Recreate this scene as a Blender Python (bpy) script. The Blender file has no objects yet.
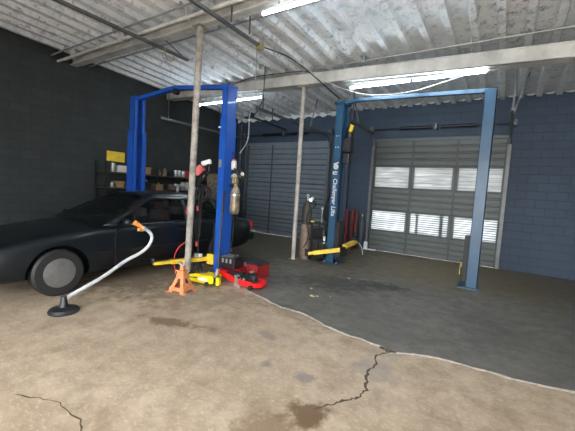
import bpy, bmesh, math, random
from mathutils import Vector, Matrix
random.seed(7)
S = bpy.context.scene
COL = S.collection
R = math.radians

# ------------------------------------------------------------------ materials
def nodes_of(m):
    m.use_nodes = True
    nt = m.node_tree
    return nt, nt.nodes, nt.links

def mat(name, col, rough=.5, metal=0., var=.18, scale=6., bump=0., bscale=60., col2=None, spec=.5, detail=6, thr=None, coat=0.):
    """Principled with procedural mottling between col and col2."""
    m = bpy.data.materials.new(name)
    nt, N, L = nodes_of(m)
    b = N['Principled BSDF']
    b.inputs['Roughness'].default_value = rough
    b.inputs['Metallic'].default_value = metal
    b.inputs['Specular IOR Level'].default_value = spec
    if coat: b.inputs['Coat Weight'].default_value = coat
    tc = N.new('ShaderNodeTexCoord')
    no = N.new('ShaderNodeTexNoise'); no.inputs['Scale'].default_value = scale; no.inputs['Detail'].default_value = detail
    no.inputs['Roughness'].default_value = .65
    L.new(tc.outputs['Object'], no.inputs['Vector'])
    r = N.new('ShaderNodeValToRGB')
    lo, hi = thr if thr else (.3, .7)
    r.color_ramp.elements[0].position = lo; r.color_ramp.elements[1].position = hi
    c2 = col2 if col2 else tuple(min(1, c*(1+var)) for c in col)
    c1 = col if col2 else tuple(c*(1-var) for c in col)
    r.color_ramp.elements[0].color = (*c1, 1); r.color_ramp.elements[1].color = (*c2, 1)
    L.new(no.outputs['Fac'], r.inputs['Fac']); L.new(r.outputs['Color'], b.inputs['Base Color'])
    if bump:
        n2 = N.new('ShaderNodeTexNoise'); n2.inputs['Scale'].default_value = bscale; n2.inputs['Detail'].default_value = 4
        L.new(tc.outputs['Object'], n2.inputs['Vector'])
        bp = N.new('ShaderNodeBump'); bp.inputs['Strength'].default_value = bump; bp.inputs['Distance'].default_value = .01
        L.new(n2.outputs['Fac'], bp.inputs['Height']); L.new(bp.outputs['Normal'], b.inputs['Normal'])
    return m

def emis(name, col, strength):
    m = bpy.data.materials.new(name); nt, N, L = nodes_of(m)
    N.remove(N['Principled BSDF']); e = N.new('ShaderNodeEmission')
    e.inputs['Color'].default_value = (*col, 1); e.inputs['Strength'].default_value = strength
    L.new(e.outputs[0], N['Material Output'].inputs[0]); return m

def noise(N, L, src, scale, detail=6, rough=.6, dist=0.):
    n = N.new('ShaderNodeTexNoise'); n.inputs['Scale'].default_value = scale
    n.inputs['Detail'].default_value = detail; n.inputs['Roughness'].default_value = rough; n.inputs['Distortion'].default_value = dist
    L.new(src, n.inputs['Vector']); return n.outputs['Fac']
def ramp(N, L, src, stops):
    r = N.new('ShaderNodeValToRGB'); e = r.color_ramp.elements
    while len(e) < len(stops): e.new(.5)
    for i, (p, c) in enumerate(stops):
        e[i].position = p; e[i].color = (*c, 1) if len(c) == 3 else c
    L.new(src, r.inputs['Fac']); return r.outputs['Color']
def mix(N, L, fac, a, b, mode='MIX'):
    m = N.new('ShaderNodeMix'); m.data_type = 'RGBA'; m.blend_type = mode
    for inp, v in ((m.inputs[0], fac), (m.inputs[6], a), (m.inputs[7], b)):
        if isinstance(v, (int, float)): inp.default_value = v
        elif isinstance(v, tuple): inp.default_value = (*v, 1)
        else: L.new(v, inp)
    return m.outputs[2]
def mapped(N, L, scale, rot=(0, 0, 0)):
    tc = N.new('ShaderNodeTexCoord'); mp = N.new('ShaderNodeMapping')
    mp.inputs['Scale'].default_value = scale; mp.inputs['Rotation'].default_value = rot
    L.new(tc.outputs['Object'], mp.inputs['Vector']); return mp.outputs['Vector']

def concrete(name, base, light, stain, rough, bump=.25, streak=False, spots=()):
    m = bpy.data.materials.new(name); nt, N, L = nodes_of(m); b = N['Principled BSDF']
    v = mapped(N, L, (1, 1, 1))
    big = noise(N, L, v, 1.1, 9, .68, .8); mid = noise(N, L, v, 5, 8, .7); fine = noise(N, L, mapped(N, L, (1, 1.6, 1), (0, 0, .5)), 24, 9, .8, .3)
    c = mix(N, L, ramp(N, L, big, [(.32, (0, 0, 0)), (.66, (1, 1, 1))]), base, light)
    c = mix(N, L, ramp(N, L, mid, [(.42, (0, 0, 0)), (.7, (.75, .75, .75))]), c, tuple(x*.7 for x in base))
    c = mix(N, L, ramp(N, L, fine, [(.52, (0, 0, 0)), (.66, (.75, .75, .75))]), c, tuple(min(1, x*1.35) for x in light))
    v2 = mapped(N, L, (.55, .8, 1), (0, 0, .5))
    st = noise(N, L, v2, 1.7, 7, .62, .8)
    c = mix(N, L, ramp(N, L, st, [(.57, (0, 0, 0)), (.72, (.8, .8, .8))]), c, stain)
    if streak:
        v3 = mapped(N, L, (.5, 5, 1), (0, 0, .15))
        sk = noise(N, L, v3, 2.2, 6, .6, .3)
        c = mix(N, L, ramp(N, L, sk, [(.48, (0, 0, 0)), (.75, (.55, .55, .55))]), c, light)
    for (px, py, sx, sy, rot, col, amt) in spots:      # spills, ground-in dirt and broad darker areas at fixed places
        mp = N.new('ShaderNodeMapping'); mp.vector_type = 'TEXTURE'
        mp.inputs['Location'].default_value = (px, py, 0); mp.inputs['Rotation'].default_value = (0, 0, rot); mp.inputs['Scale'].default_value = (sx, sy, 1)
        tcs = N.new('ShaderNodeTexCoord'); L.new(tcs.outputs['Object'], mp.inputs['Vector'])
        gr = N.new('ShaderNodeTexGradient'); gr.gradient_type = 'SPHERICAL'; L.new(mp.outputs[0], gr.inputs[0])
        ad = N.new('ShaderNodeMath'); ad.operation = 'MULTIPLY_ADD'; L.new(mid, ad.inputs[0]); ad.inputs[1].default_value = 2.4; ad.inputs[2].default_value = -1.25
        a2 = N.new('ShaderNodeMath'); a2.operation = 'ADD'; L.new(ad.outputs[0], a2.inputs[0]); L.new(gr.outputs['Fac'], a2.inputs[1])
        a3 = N.new('ShaderNodeMath'); a3.operation = 'MULTIPLY'; L.new(a2.outputs[0], a3.inputs[0])
        gt = N.new('ShaderNodeMath'); gt.operation = 'GREATER_THAN'; L.new(gr.outputs['Fac'], gt.inputs[0]); gt.inputs[1].default_value = .001; L.new(gt.outputs[0], a3.inputs[1])
        c = mix(N, L, ramp(N, L, a3.outputs[0], [(.12, (0, 0, 0)), (.55, (amt, amt, amt))]), c, col)
    L.new(c, b.inputs['Base Color'])
    rr = N.new('ShaderNodeMapRange'); L.new(mid, rr.inputs[0]); rr.inputs[3].default_value = rough-.12; rr.inputs[4].default_value = rough+.15
    L.new(rr.outputs[0], b.inputs['Roughness'])
    bp = N.new('ShaderNodeBump'); bp.inputs['Strength'].default_value = bump; bp.inputs['Distance'].default_value = .008
    L.new(fine, bp.inputs['Height']); L.new(bp.outputs['Normal'], b.inputs['Normal'])
    return m

def brick_paint(name, col, w=.4, h=.2, mortar=.012, rough=.75, swap=None, dirt=.35):
    m = bpy.data.materials.new(name); nt, N, L = nodes_of(m); b = N['Principled BSDF']
    tc = N.new('ShaderNodeTexCoord'); sx = N.new('ShaderNodeSeparateXYZ'); cx = N.new('ShaderNodeCombineXYZ')
    L.new(tc.outputs['Object'], sx.inputs[0])
    L.new(sx.outputs['Y' if swap else 'X'], cx.inputs['X']); L.new(sx.outputs['Z'], cx.inputs['Y'])
    br = N.new('ShaderNodeTexBrick'); L.new(cx.outputs[0], br.inputs['Vector'])
    br.inputs['Scale'].default_value = 1; br.inputs['Brick Width'].default_value = w; br.inputs['Row Height'].default_value = h
    br.inputs['Mortar Size'].default_value = mortar; br.inputs['Mortar Smooth'].default_value = .3
    br.inputs['Color1'].default_value = (*col, 1); br.inputs['Color2'].default_value = (*[c*1.18 for c in col], 1)
    br.inputs['Mortar'].default_value = (*[c*.72 for c in col], 1)
    n = noise(N, L, tc.outputs['Object'], 2.2, 7, .65)
    c = mix(N, L, ramp(N, L, n, [(.4, (0, 0, 0)), (.72, (dirt, dirt, dirt))]), br.outputs['Color'], tuple(x*.45 for x in col))
    L.new(c, b.inputs['Base Color']); b.inputs['Roughness'].default_value = rough
    bp = N.new('ShaderNodeBump'); bp.inputs['Strength'].default_value = .6; bp.inputs['Distance'].default_value = .006; bp.invert = True
    L.new(br.outputs['Fac'], bp.inputs['Height']); L.new(bp.outputs['Normal'], b.inputs['Normal'])
    return m

def deck_paint(name):
    m = bpy.data.materials.new(name); nt, N, L = nodes_of(m); b = N['Principled BSDF']
    v = mapped(N, L, (1, .45, 1)); tc = mapped(N, L, (1, 1, 1))
    a = noise(N, L, v, 1.3, 9, .7, .7); f = noise(N, L, tc, 7, 9, .75, .15); d = noise(N, L, v, .7, 4, .5); g = noise(N, L, tc, 3.2, 8, .7, .6)
    c = mix(N, L, ramp(N, L, a, [(.35, (0, 0, 0)), (.65, (1, 1, 1))]), (.66, .70, .73), (.84, .85, .84))
    c = mix(N, L, ramp(N, L, g, [(.52, (0, 0, 0)), (.66, (.6, .6, .6))]), c, (.46, .50, .54))
    pat = mix(N, L, ramp(N, L, f, [(.52, (0, 0, 0)), (.6, (1, 1, 1))]), (0., 0., 0.), ramp(N, L, a, [(.38, (.15, .15, .15)), (.6, (.95, .95, .95))]))
    c = mix(N, L, pat, c, (.26, .30, .35))
    c = mix(N, L, ramp(N, L, d, [(.62, (0, 0, 0)), (.75, (.3, .3, .3))]), c, (.38, .27, .19))
    L.new(c, b.inputs['Base Color']); b.inputs['Roughness'].default_value = .55
    bp = N.new('ShaderNodeBump'); bp.inputs['Strength'].default_value = .3; bp.inputs['Distance'].default_value = .008
    L.new(f, bp.inputs['Height']); L.new(bp.outputs['Normal'], b.inputs['Normal'])
    return m

M = {}
M['floor'] = concrete('tan_concrete', (.345, .262, .178), (.50, .402, .298), (.21, .145, .09), .62, .5, spots=[(-1.08, 2.12, .27, .22, .3, (.15, .095, .05), 1.), (-1.25, 1.75, .3, .35, .3, (.2, .13, .075), .7), (-3.2, 2.55, .55, .16, .35, (.15, .10, .055), .9), (-3.9, 3.3, 1.6, .8, .6, (.2, .15, .10), .5), (-1.75, 2.5, .13, .1, 0, (.2, .18, .18), .8), (-1.35, 2.55, .15, .1, 0, (.22, .2, .19), .8), (-2.1, 3.0, .2, .1, 0, (.2, .18, .17), .6), (-5.5, 3.5, 2.2, 1.6, .3, (.14, .11, .075), .7), (-.9, 3.15, .3, .5, 0, (.3, .27, .24), .6), (-2.3, 3.9, 1.2, .35, -.3, (.2, .15, .11), .5)])
M['slab'] = concrete('dark_concrete', (.098, .093, .082), (.18, .172, .152), (.05, .045, .036), .5, .12, True, spots=[(-1.0, 8.4, 4.2, 2.6, 0, (.15, .115, .062), 1.), (-6., 8.0, 5., 3.2, 0, (.11, .09, .06), .9), (-5.8, 6.2, 2.6, 2., .2, (.11, .088, .058), .8), (-1.72, 6.1, .62, .33, .1, (.022, .024, .018), 1.), (-2.5, 5.6, 1.2, .8, .3, (.045, .045, .043), .8)])
M['drive'] = concrete('driveway_concrete', (.42, .40, .36), (.5, .47, .42), (.3, .27, .23), .7)
M['deck'] = deck_paint('peeling_white_deck')
M['block'] = brick_paint('dark_block', (.03, .036, .036), mortar=.008, swap=True)
M['navy'] = brick_paint('navy_painted_block', (.030, .052, .085), mortar=.005, rough=.65)
M['cream_block'] = brick_paint('grey_block', (.3, .3, .29))
M['beam'] = mat('beam_paint', (.42, .42, .40), .55, var=.2, scale=3, bump=.2, col2=(.66, .65, .61), thr=(.3, .6))
M['pole'] = mat('pole_paint', (.20, .18, .155), .6, scale=7, bump=.3, col2=(.42, .39, .34), thr=(.35, .6))
M['pole2'] = mat('pole_paint_pale', (.34, .31, .28), .6, scale=7, bump=.3, col2=(.52, .48, .43), thr=(.35, .6))
M['conduit'] = mat('galvanised_conduit', (.42, .43, .43), .45, .6, scale=8)
M['track'] = mat('track_steel', (.16, .165, .165), .5, .6, scale=8)
M['dark_steel'] = mat('dark_steel', (.045, .048, .052), .45, .7, scale=10)
M['black'] = mat('black_rubber', (.012, .012, .013), .6, scale=12)
M['blackgloss'] = mat('black_plastic', (.012, .012, .014), .28, scale=12)
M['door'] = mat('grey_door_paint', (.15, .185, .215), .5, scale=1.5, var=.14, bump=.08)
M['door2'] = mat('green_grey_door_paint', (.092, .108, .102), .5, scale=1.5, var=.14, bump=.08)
M['groove'] = mat('door_groove_shade', (.095, .118, .138), .5, scale=3)  # darker than the ribs: shade and grime of the grooves put into colour
M['groove2'] = mat('door_groove_shade_grey', (.075, .085, .082), .5, scale=3)  # groove shade put into colour likewise, for the windowed door
M['stile'] = mat('door_stile', (.05, .062, .075), .5, scale=3)
M['stile2'] = mat('door_stile_grey', (.055, .062, .062), .5, scale=3)
M['blue'] = mat('royal_blue_paint', (.010, .082, .42), .42, scale=3, var=.12, coat=.15)
M['teal'] = mat('steel_blue_paint', (.016, .072, .14), .42, scale=3, var=.15, coat=.1)
M['white'] = mat('white_paint', (.75, .76, .76), .45, scale=8, var=.06)
M['offwhite'] = mat('worn_white', (.55, .54, .5), .5, scale=14, var=.2)
M['yellow'] = mat('yellow_paint', (.72, .48, .02), .42, scale=9, col2=(.84, .62, .06), thr=(.35, .6))
M['jack_yellow'] = mat('bright_yellow_paint', (.86, .68, .005), .35, scale=9, var=.08)
M['orange'] = mat('orange_paint', (.62, .2, .07), .5, scale=14, col2=(.72, .29, .13), thr=(.4, .6))
M['red'] = mat('red_paint', (.75, .012, .015), .3, scale=9, var=.1, coat=.3)
M['hoistred'] = mat('dim_red_paint', (.13, .02, .015), .6, scale=9, var=.3)
M['dkred'] = mat('dark_red_plastic', (.33, .02, .022), .42, scale=9, var=.15)
M['redrubber'] = mat('red_rubber', (.5, .03, .03), .45, scale=12)
M['silver'] = mat('silver_metal', (.62, .63, .64), .32, .8, scale=14, var=.1)
M['chrome'] = mat('chrome', (.75, .76, .78), .12, 1., scale=14, var=.03)
M['rust'] = mat('worn_brown_metal', (.12, .075, .05), .6, scale=12, bump=.3, col2=(.24, .17, .13), thr=(.35, .6))
M['olive'] = mat('olive_metal', (.05, .045, .03), .55, scale=10, var=.3)
M['brass'] = mat('dull_brass', (.36, .27, .12), .4, .5, scale=16, col2=(.48, .41, .25))
M['tank'] = mat('dull_tan_tank', (.34, .28, .19), .4, .3, scale=9, col2=(.13, .11, .075), thr=(.4, .62))
M['carpaint'] = mat('black_car_paint', (.003, .006, .009), .3, scale=2, var=.05, coat=.25, spec=.35)
M['hubcap'] = mat('hubcap', (.3, .31, .32), .35, .8, scale=10)
M['taillight'] = mat('tail_lamp', (.45, .02, .02), .2, scale=8)
M['seat'] = mat('brown_seat', (.11, .055, .035), .7, scale=8)
M['cardboard'] = mat('cardboard', (.3, .17, .08), .8, scale=8)
M['wood'] = mat('shelf_wood', (.07, .05, .035), .75, scale=6)
M['lens_red'] = mat('red_lamp_shell', (.78, .1, .09), .4, scale=10, var=.1)
M['clear_hose'] = mat('pale_hose', (.62, .64, .68), .25, scale=8, var=.12)
M['orange_tip'] = mat('orange_plastic', (.85, .32, .07), .4, scale=14, var=.12)
M['tube'] = emis('tube_glow', (.78, .9, 1.), 40.)
M['crack'] = mat('crack_dirt', (.09, .065, .04), .95, scale=30, var=.4)
M['oil'] = mat('oil_stain', (.05, .05, .044), .4, scale=9, var=.3)
M['blueplastic'] = mat('blue_plastic', (.03, .1, .3), .5, scale=9)
M['greenplastic'] = mat('green_plastic', (.04, .16, .12), .5, scale=9)

def glass(name, tint, t):
    m = bpy.data.materials.new(name); nt, N, L = nodes_of(m); b = N['Principled BSDF']
    b.inputs['Base Color'].default_value = (*tint, 1); b.inputs['Roughness'].default_value = .06
    tr = N.new('ShaderNodeBsdfTransparent'); tr.inputs[0].default_value = (.55, .6, .58, 1)
    mx = N.new('ShaderNodeMixShader'); mx.inputs[0].default_value = t
    n = noise(N, L, mapped(N, L, (1, 1, 1)), 6, 3)
    bp = N.new('ShaderNodeBump'); bp.inputs['Strength'].default_value = .03; L.new(n, bp.inputs['Height']); L.new(bp.outputs['Normal'], b.inputs['Normal'])
    L.new(b.outputs[0], mx.inputs[1]); L.new(tr.outputs[0], mx.inputs[2]); L.new(mx.outputs[0], N['Material Output'].inputs[0])
    return m
M['glass'] = glass('car_glass', (.01, .013, .014), .42)

def pane_mat(name, col, streak_scale):
    m = bpy.data.materials.new(name); nt, N, L = nodes_of(m); N.remove(N['Principled BSDF'])
    v = mapped(N, L, streak_scale)
    n = noise(N, L, v, 3, 6, .6, .3)
    c = ramp(N, L, n, [(.3, tuple(x*.55 for x in col)), (.7, col)])
    tl = N.new('ShaderNodeBsdfTranslucent'); L.new(c, tl.inputs['Color'])
    df = N.new('ShaderNodeBsdfDiffuse'); L.new(c, df.inputs['Color'])
    mx = N.new('ShaderNodeMixShader'); mx.inputs[0].default_value = .25
    L.new(tl.outputs[0], mx.inputs[1]); L.new(df.outputs[0], mx.inputs[2]); L.new(mx.outputs[0], N['Material Output'].inputs[0])
    return m
M['pane'] = pane_mat('clouded_door_pane', (.42, .43, .43), (.6, 1, 6))
M['pane_low'] = pane_mat('bright_door_pane', (.62, .65, .66), (.5, 1, 2))

# ------------------------------------------------------------------ geometry
class MB:
    def __init__(s): s.bm = bmesh.new()
    def add(s, verts, faces):
        vs = [s.bm.verts.new(v) for v in verts]
        for f in faces:
            try: s.bm.faces.new([vs[i] for i in f])
            except ValueError: pass
        return s
    def box(s, a, b, mtx=None, bev=0.):
        x0, y0, z0 = a; x1, y1, z1 = b
        t = bmesh.new(); bmesh.ops.create_cube(t, size=1)
        for v in t.verts:
            v.co = Vector(((x0+x1)/2+v.co.x*(x1-x0), (y0+y1)/2+v.co.y*(y1-y0), (z0+z1)/2+v.co.z*(z1-z0)))
        if bev: bmesh.ops.bevel(t, geom=t.edges[:], offset=bev, segments=2, profile=.5, affect='EDGES')
        if mtx: bmesh.ops.transform(t, matrix=mtx, verts=t.verts)
        me = bpy.data.meshes.new('t'); t.to_mesh(me); t.free(); s.bm.from_mesh(me); bpy.data.meshes.remove(me)
        return s
    def cyl(s, p, q, r, r2=None, n=16):
        p, q = Vector(p), Vector(q); d = q-p
        if d.length < 1e-6: return s
        m = Matrix.Translation((p+q)/2) @ d.to_track_quat('Z', 'Y').to_matrix().to_4x4()
        bmesh.ops.create_cone(s.bm, cap_ends=True, segments=n, radius1=r, radius2=r if r2 is None else r2, depth=d.length, matrix=m)
        return s
    def sph(s, c, r, sc=(1, 1, 1), n=14):
        bmesh.ops.create_uvsphere(s.bm, u_segments=n, v_segments=max(6, n//2+1), radius=r, matrix=Matrix.Translation(c) @ Matrix.Diagonal((*sc, 1)))
        return s
    def bar(s, p, q, w, h, up=(0, 0, 1), bev=0.):
        """rectangular bar from p to q, w across, h along up"""
        p, q = Vector(p), Vector(q); d = (q-p); l = d.length; d.normalize(); u = Vector(up)
        sd = d.cross(u).normalized(); u = sd.cross(d).normalized()
        m = Matrix((( sd.x, d.x, u.x, 0), (sd.y, d.y, u.y, 0), (sd.z, d.z, u.z, 0), (0, 0, 0, 1)))
        m = Matrix.Translation((p+q)/2) @ m
        return s.box((-w/2, -l/2, -h/2), (w/2, l/2, h/2), m, bev)
    def tube(s, pts, r, n=10, smooth=6, radii=None):
        P = [Vector(p) for p in pts]
        if smooth and len(P) > 2:
            Q = []
            for i in range(len(P)-1):
                p0 = P[max(0, i-1)]; p1 = P[i]; p2 = P[i+1]; p3 = P[min(len(P)-1, i+2)]
                for k in range(smooth):
                    t = k/smooth
                    Q.append(.5*((2*p1)+(-p0+p2)*t+(2*p0-5*p1+4*p2-p3)*t*t+(-p0+3*p1-3*p2+p3)*t**3))
            Q.append(P[-1]); P = Q
        rings = []; nrm = None
        for i, p in enumerate(P):
            d = (P[min(i+1, len(P)-1)]-P[max(0, i-1)]).normalized()
            if nrm is None:
                nrm = d.orthogonal().normalized()
            nrm = (nrm-d*nrm.dot(d)).normalized(); bn = d.cross(nrm)
            rr = r if not radii else radii[0]+(radii[1]-radii[0])*i/(len(P)-1)
            rings.append([s.bm.verts.new(p+nrm*rr*math.cos(2*math.pi*k/n)+bn*rr*math.sin(2*math.pi*k/n)) for k in range(n)])
        for a, b in zip(rings, rings[1:]):
            for k in range(n): s.bm.faces.new((a[k], a[(k+1) % n], b[(k+1) % n], b[k]))
        s.bm.faces.new(rings[0][::-1]); s.bm.faces.new(rings[-1])
        return s
    def prism(s, poly, a, b, axis='X', mtx=None):
        """poly of 2-D points extruded from a to b along axis"""
        def P(u, v, t): return {'X': (t, u, v), 'Y': (u, t, v), 'Z': (u, v, t)}[axis]
        n = len(poly); vs = [P(u, v, a) for u, v in poly]+[P(u, v, b) for u, v in poly]
        if mtx: vs = [mtx @ Vector(v) for v in vs]
        fs = [tuple(range(n))[::-1], tuple(range(n, 2*n))]+[(i, (i+1) % n, n+(i+1) % n, n+i) for i in range(n)]
        return s.add(vs, fs)
    def lathe(s, prof, c=(0, 0, 0), n=24, axis=(0, 0, 1)):
        q = Vector(axis).to_track_quat('Z', 'Y'); rings = []; c = Vector(c)
        for r, z in prof:
            rings.append([s.bm.verts.new(c+q @ Vector((max(r, .0005)*math.cos(2*math.pi*k/n), max(r, .0005)*math.sin(2*math.pi*k/n), z))) for k in range(n)])
        for a, b in zip(rings, rings[1:]):
            for k in range(n): s.bm.faces.new((a[k], a[(k+1) % n], b[(k+1) % n], b[k]))
        s.bm.faces.new(rings[0][::-1]); s.bm.faces.new(rings[-1]); return s

INV = {}
def wmat(o):
    m = Matrix.Translation(o.location) @ o.rotation_euler.to_matrix().to_4x4()
    return wmat(o.parent) @ m if o.parent else m

def obj(name, mb, m, parent=None, world=True, smooth=False, bevel=0., origin=None):
    """one mesh object; geometry is in world coordinates unless world=False (then in the parent's)"""
    bm = mb.bm
    bmesh.ops.recalc_face_normals(bm, faces=bm.faces)
    if parent is not None and world:
        bmesh.ops.transform(bm, matrix=wmat(parent).inverted(), verts=bm.verts)
    loc = Vector((0, 0, 0))
    if parent is None:
        if origin is None:
            xs = [v.co.x for v in bm.verts]; ys = [v.co.y for v in bm.verts]; zs = [v.co.z for v in bm.verts]
            origin = ((min(xs)+max(xs))/2, (min(ys)+max(ys))/2, min(zs))
        loc = Vector(origin)
        bmesh.ops.translate(bm, vec=-loc, verts=bm.verts)
    me = bpy.data.meshes.new(name); bm.to_mesh(me); bm.free()
    me.materials.append(M[m] if isinstance(m, str) else m)
    if smooth:
        for p in me.polygons: p.use_smooth = True
    o = bpy.data.objects.new(name, me); COL.objects.link(o); o.location = loc
    if parent: o.parent = parent
    if smooth and smooth != 2:
        try: me.set_sharp_from_angle(angle=R(38))
        except Exception: pass
    if bevel:
        bv = o.modifiers.new('bevel', 'BEVEL'); bv.width = bevel; bv.segments = 2; bv.limit_method = 'ANGLE'; bv.angle_limit = R(40)
    return o

def tag(o, label, cat, group=None, kind=None):
    o['label'] = label; o['category'] = cat
    if group: o['group'] = group
    if kind: o['kind'] = kind
    return o
def thing(name, label, cat, loc, rz=0., group=None):
    o = bpy.data.objects.new(name, None); o.empty_display_size = .1; COL.objects.link(o)
    o.location = loc; o.rotation_euler = (0, 0, rz)
    return tag(o, label, cat, group)
def struct(o, label=None, cat=None):
    o['kind'] = 'structure'
    if label: o['label'] = label
    if cat: o['category'] = cat
    return o

# ------------------------------------------------------------------ setting
XL, XR, YB, YF, ZC = -9.05, 4.6, 10.0, -2.4, 4.5
fl = obj('floor', MB().box((XL-.3, YF, -.2), (XR+.3, YB+.3, 0)), 'floor', origin=(0, 0, 0)); struct(fl, 'worn tan concrete garage floor with brown stains', 'floor')

# darker slab poured over the back of the bay, with an uneven front edge
edge = [(-9.05, 5.05), (-7.5, 4.9), (-6.0, 4.95), (-5.0, 4.9), (-4.3, 4.75), (-3.75, 4.4), (-3.3, 4.09), (-3.01, 4.03), (-2.73, 3.92), (-2.52, 3.88), (-2.06, 3.85), (-1.75, 3.71), (-1.37, 3.64), (-1.12, 3.62), (-1.0, 3.61), (-.89, 3.52), (-.76, 3.6), (-.57, 3.68), (-.34, 3.76), (.1, 3.76), (.8, 3.9), (1.8, 3.85), (3.0, 4.0), (4.6, 3.95)]
pts = []
for a, b in zip(edge, edge[1:]):
    n = max(2, int((b[0]-a[0])/.09))
    for k in range(n):
        t = k/n
        pts.append((a[0]+(b[0]-a[0])*t, a[1]+(b[1]-a[1])*t+random.uniform(-.02, .02)))
pts.append(edge[-1])
poly = pts+[(XR, YB), (XL, YB)]
sl = obj('floor_slab', MB().prism(poly, .0, .006, 'Z'), 'slab', origin=(0, 0, 0)); struct(sl, 'dark grey concrete slab across the back of the bay', 'floor')
# pale crumbled lip along the joint
lip = MB()
lp = [p for p in pts if -3.5 < p[0] < 2]
for i in range(len(lp)-1):
    (ax, ay), (bx, by) = lp[i], lp[i+1]; w0 = random.uniform(.002, .026); w1 = random.uniform(.002, .02)
    lip.add([(ax, ay-w0, .0015), (bx, by-w1, .0015), (bx, by+.012, .0085), (ax, ay+.012, .0085)], [(0, 1, 2, 3)])
M['tan_scrap'] = mat('tan_scrap', (.42, .33, .22), .8, scale=20)
M['lip'] = mat('broken_edge', (.62, .56, .48), .85, scale=20, col2=(.32, .28, .24))
struct(obj('floor_joint', lip, 'lip'), 'pale crumbled edge where two floor slabs meet', 'floor edge')
def ribbon(pp, w, z, mname, name, label):
    mb = MB(); P = []
    for i in range(len(pp)-1):
        for k in range(6):
            t = k/6; P.append(Vector((pp[i][0]+(pp[i+1][0]-pp[i][0])*t+random.uniform(-.014, .014), pp[i][1]+(pp[i+1][1]-pp[i][1])*t+random.uniform(-.014, .014), z)))
    P.append(Vector((*pp[-1], z)))
    L_, R_ = [], []
    for i, p in enumerate(P):
        d = (P[min(i+1, len(P)-1)]-P[max(0, i-1)]).normalized(); nn = Vector((-d.y, d.x, 0)); ww = w*random.uniform(.35, 1.)
        if i in (0, len(P)-1): ww *= .2
        L_.append(p+nn*ww); R_.append(p-nn*ww*random.uniform(.5, 1))
    vs = L_+R_; n = len(P)
    mb.add(vs, [(i, i+1, n+i+1, n+i) for i in range(n-1)])
    return struct(obj(name, mb, mname), label, 'crack')
ribbon([(-.89, 3.52), (-.99, 3.36), (-.93, 3.2), (-.93, 2.95), (-.85, 2.7), (-.86, 2.55), (-.95, 2.42), (-1.08, 2.2)], .019, .002, 'crack', 'floor_crack', 'dark jagged crack running forward from the slab edge')
ribbon([(-1.0, 3.6), (-.9, 3.52), (-.82, 3.56)], .045, .0075, 'crack', 'floor_crack', 'wide broken notch at the head of the crack')
ribbon([(-2.95, .95), (-2.6, 1.1), (-2.3, 1.1), (-2.05, 1.02), (-1.7, .7)], .008, .002, 'crack', 'floor_crack', 'thin crack in the tan floor at the front left')

for i, (x, y, s_, lb) in enumerate([(-2.42, 4.6, .034, 'largest tan scrap of debris on the dark slab'), (-2.36, 4.66, .02, 'small tan scrap just right of the largest one on the slab'), (-2.64, 4.97, .02, 'small scrap behind the largest one, towards the gas cylinder'), (-2.2, 4.8, .014, 'tiny crumb right of the cluster of scraps on the slab'), (-2.43, 6.1, .028, 'lone pale scrap far back on the slab near the steel-blue column')]):
    mb = MB().sph((x, y, .006+s_*.4), s_, (1.5, .9, .45), 8)
    for v in mb.bm.verts: v.co += Vector((random.uniform(-1, 1), random.uniform(-1, 1), random.uniform(-.3, .3)))*s_*.25
    tag(obj('debris_scrap', mb, 'tan_scrap'), lb, 'debris', 'scraps on the dark slab')

# roof deck with trapezoid ribs along Y
mb = MB(); prof = []
P_, x = .37, -2.15-.37*19
while x < XR+.3:
    prof += [(x-.05, 0), (x+.05, 0), (x+.078, .092), (x+P_-.078, .092)]
    x += P_
ring = []
for y in (YF-.3, YB+.25):
    ring.append([mb.bm.verts.new((px, y, ZC-.045*(y-4.3)+pz)) for px, pz in prof])
for i in range(len(prof)-1): mb.bm.faces.new((ring[0][i], ring[0][i+1], ring[1][i+1], ring[1][i]))
ce = obj('ceiling', mb, 'deck', origin=(0, 0, 0)); struct(ce, 'ribbed metal roof deck in peeling white paint', 'ceiling')
sm = ce.modifiers.new('sol', 'SOLIDIFY'); sm.thickness = .01; sm.offset = 1
struct(obj('roof_membrane', MB().prism([(YF-.4, ZC+.125+.3015), (YB+.4, ZC+.125-.2745), (YB+.4, ZC+.2-.2745), (YF-.4, ZC+.2+.3015)], XL-.4, XR+.4, 'X'), 'black'), 'roof covering above the ribbed deck', 'roof')

struct(obj('wall_left', MB().box((XL-.25, YF, 0), (XL, YB+.25, 5.1)), 'block', origin=(0, 0, 0)), 'dark painted block wall behind the black car', 'wall')
struct(obj('wall_right', MB().box((XR, YF, 0), (XR+.25, YB+.25, 5.1)), 'cream_block', origin=(0, 0, 0)), 'block wall on the right', 'wall')
D1, D2, DH = (-8.45, -4.98), (-3.47, -.05), 3.3
w = MB()
w.box((XL, YB, 0), (D1[0], YB+.25, 5.1)).box((D1[1], YB, 0), (D2[0], YB+.25, 5.1)).box((D2[1], YB, 0), (XR, YB+.25, 5.1))
w.box((D1[0], YB, DH), (D1[1], YB+.25, 5.1)).box((D2[0], YB, DH), (D2[1], YB+.25, 5.1))
struct(obj('wall_back', w, 'navy', origin=(0, 0, 0)), 'navy painted back wall around the two roll-up doors', 'wall')
w = MB().box((XL, YF-.25, 0), (-4.4, YF, 5.1)).box((-4.4, YF-.25, 3.5), (3.6, YF, 5.1)).box((3.6, YF-.25, 0), (XR, YF, 5.1))
struct(obj('wall_front', w, 'cream_block', origin=(0, 0, 0)), 'front wall with the open entrance', 'wall')
struct(obj('driveway', MB().box((-30, -30, -.25), (30, YF, -.02)), 'drive', origin=(0, 0, 0)), 'concrete driveway outside the entrance', 'ground')
struct(obj('back_yard', MB().box((-30, YB+.3, -.25), (30, 34, -.02)), 'drive', origin=(0, 0, 0)), 'concrete yard behind the roll-up doors', 'ground')

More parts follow.
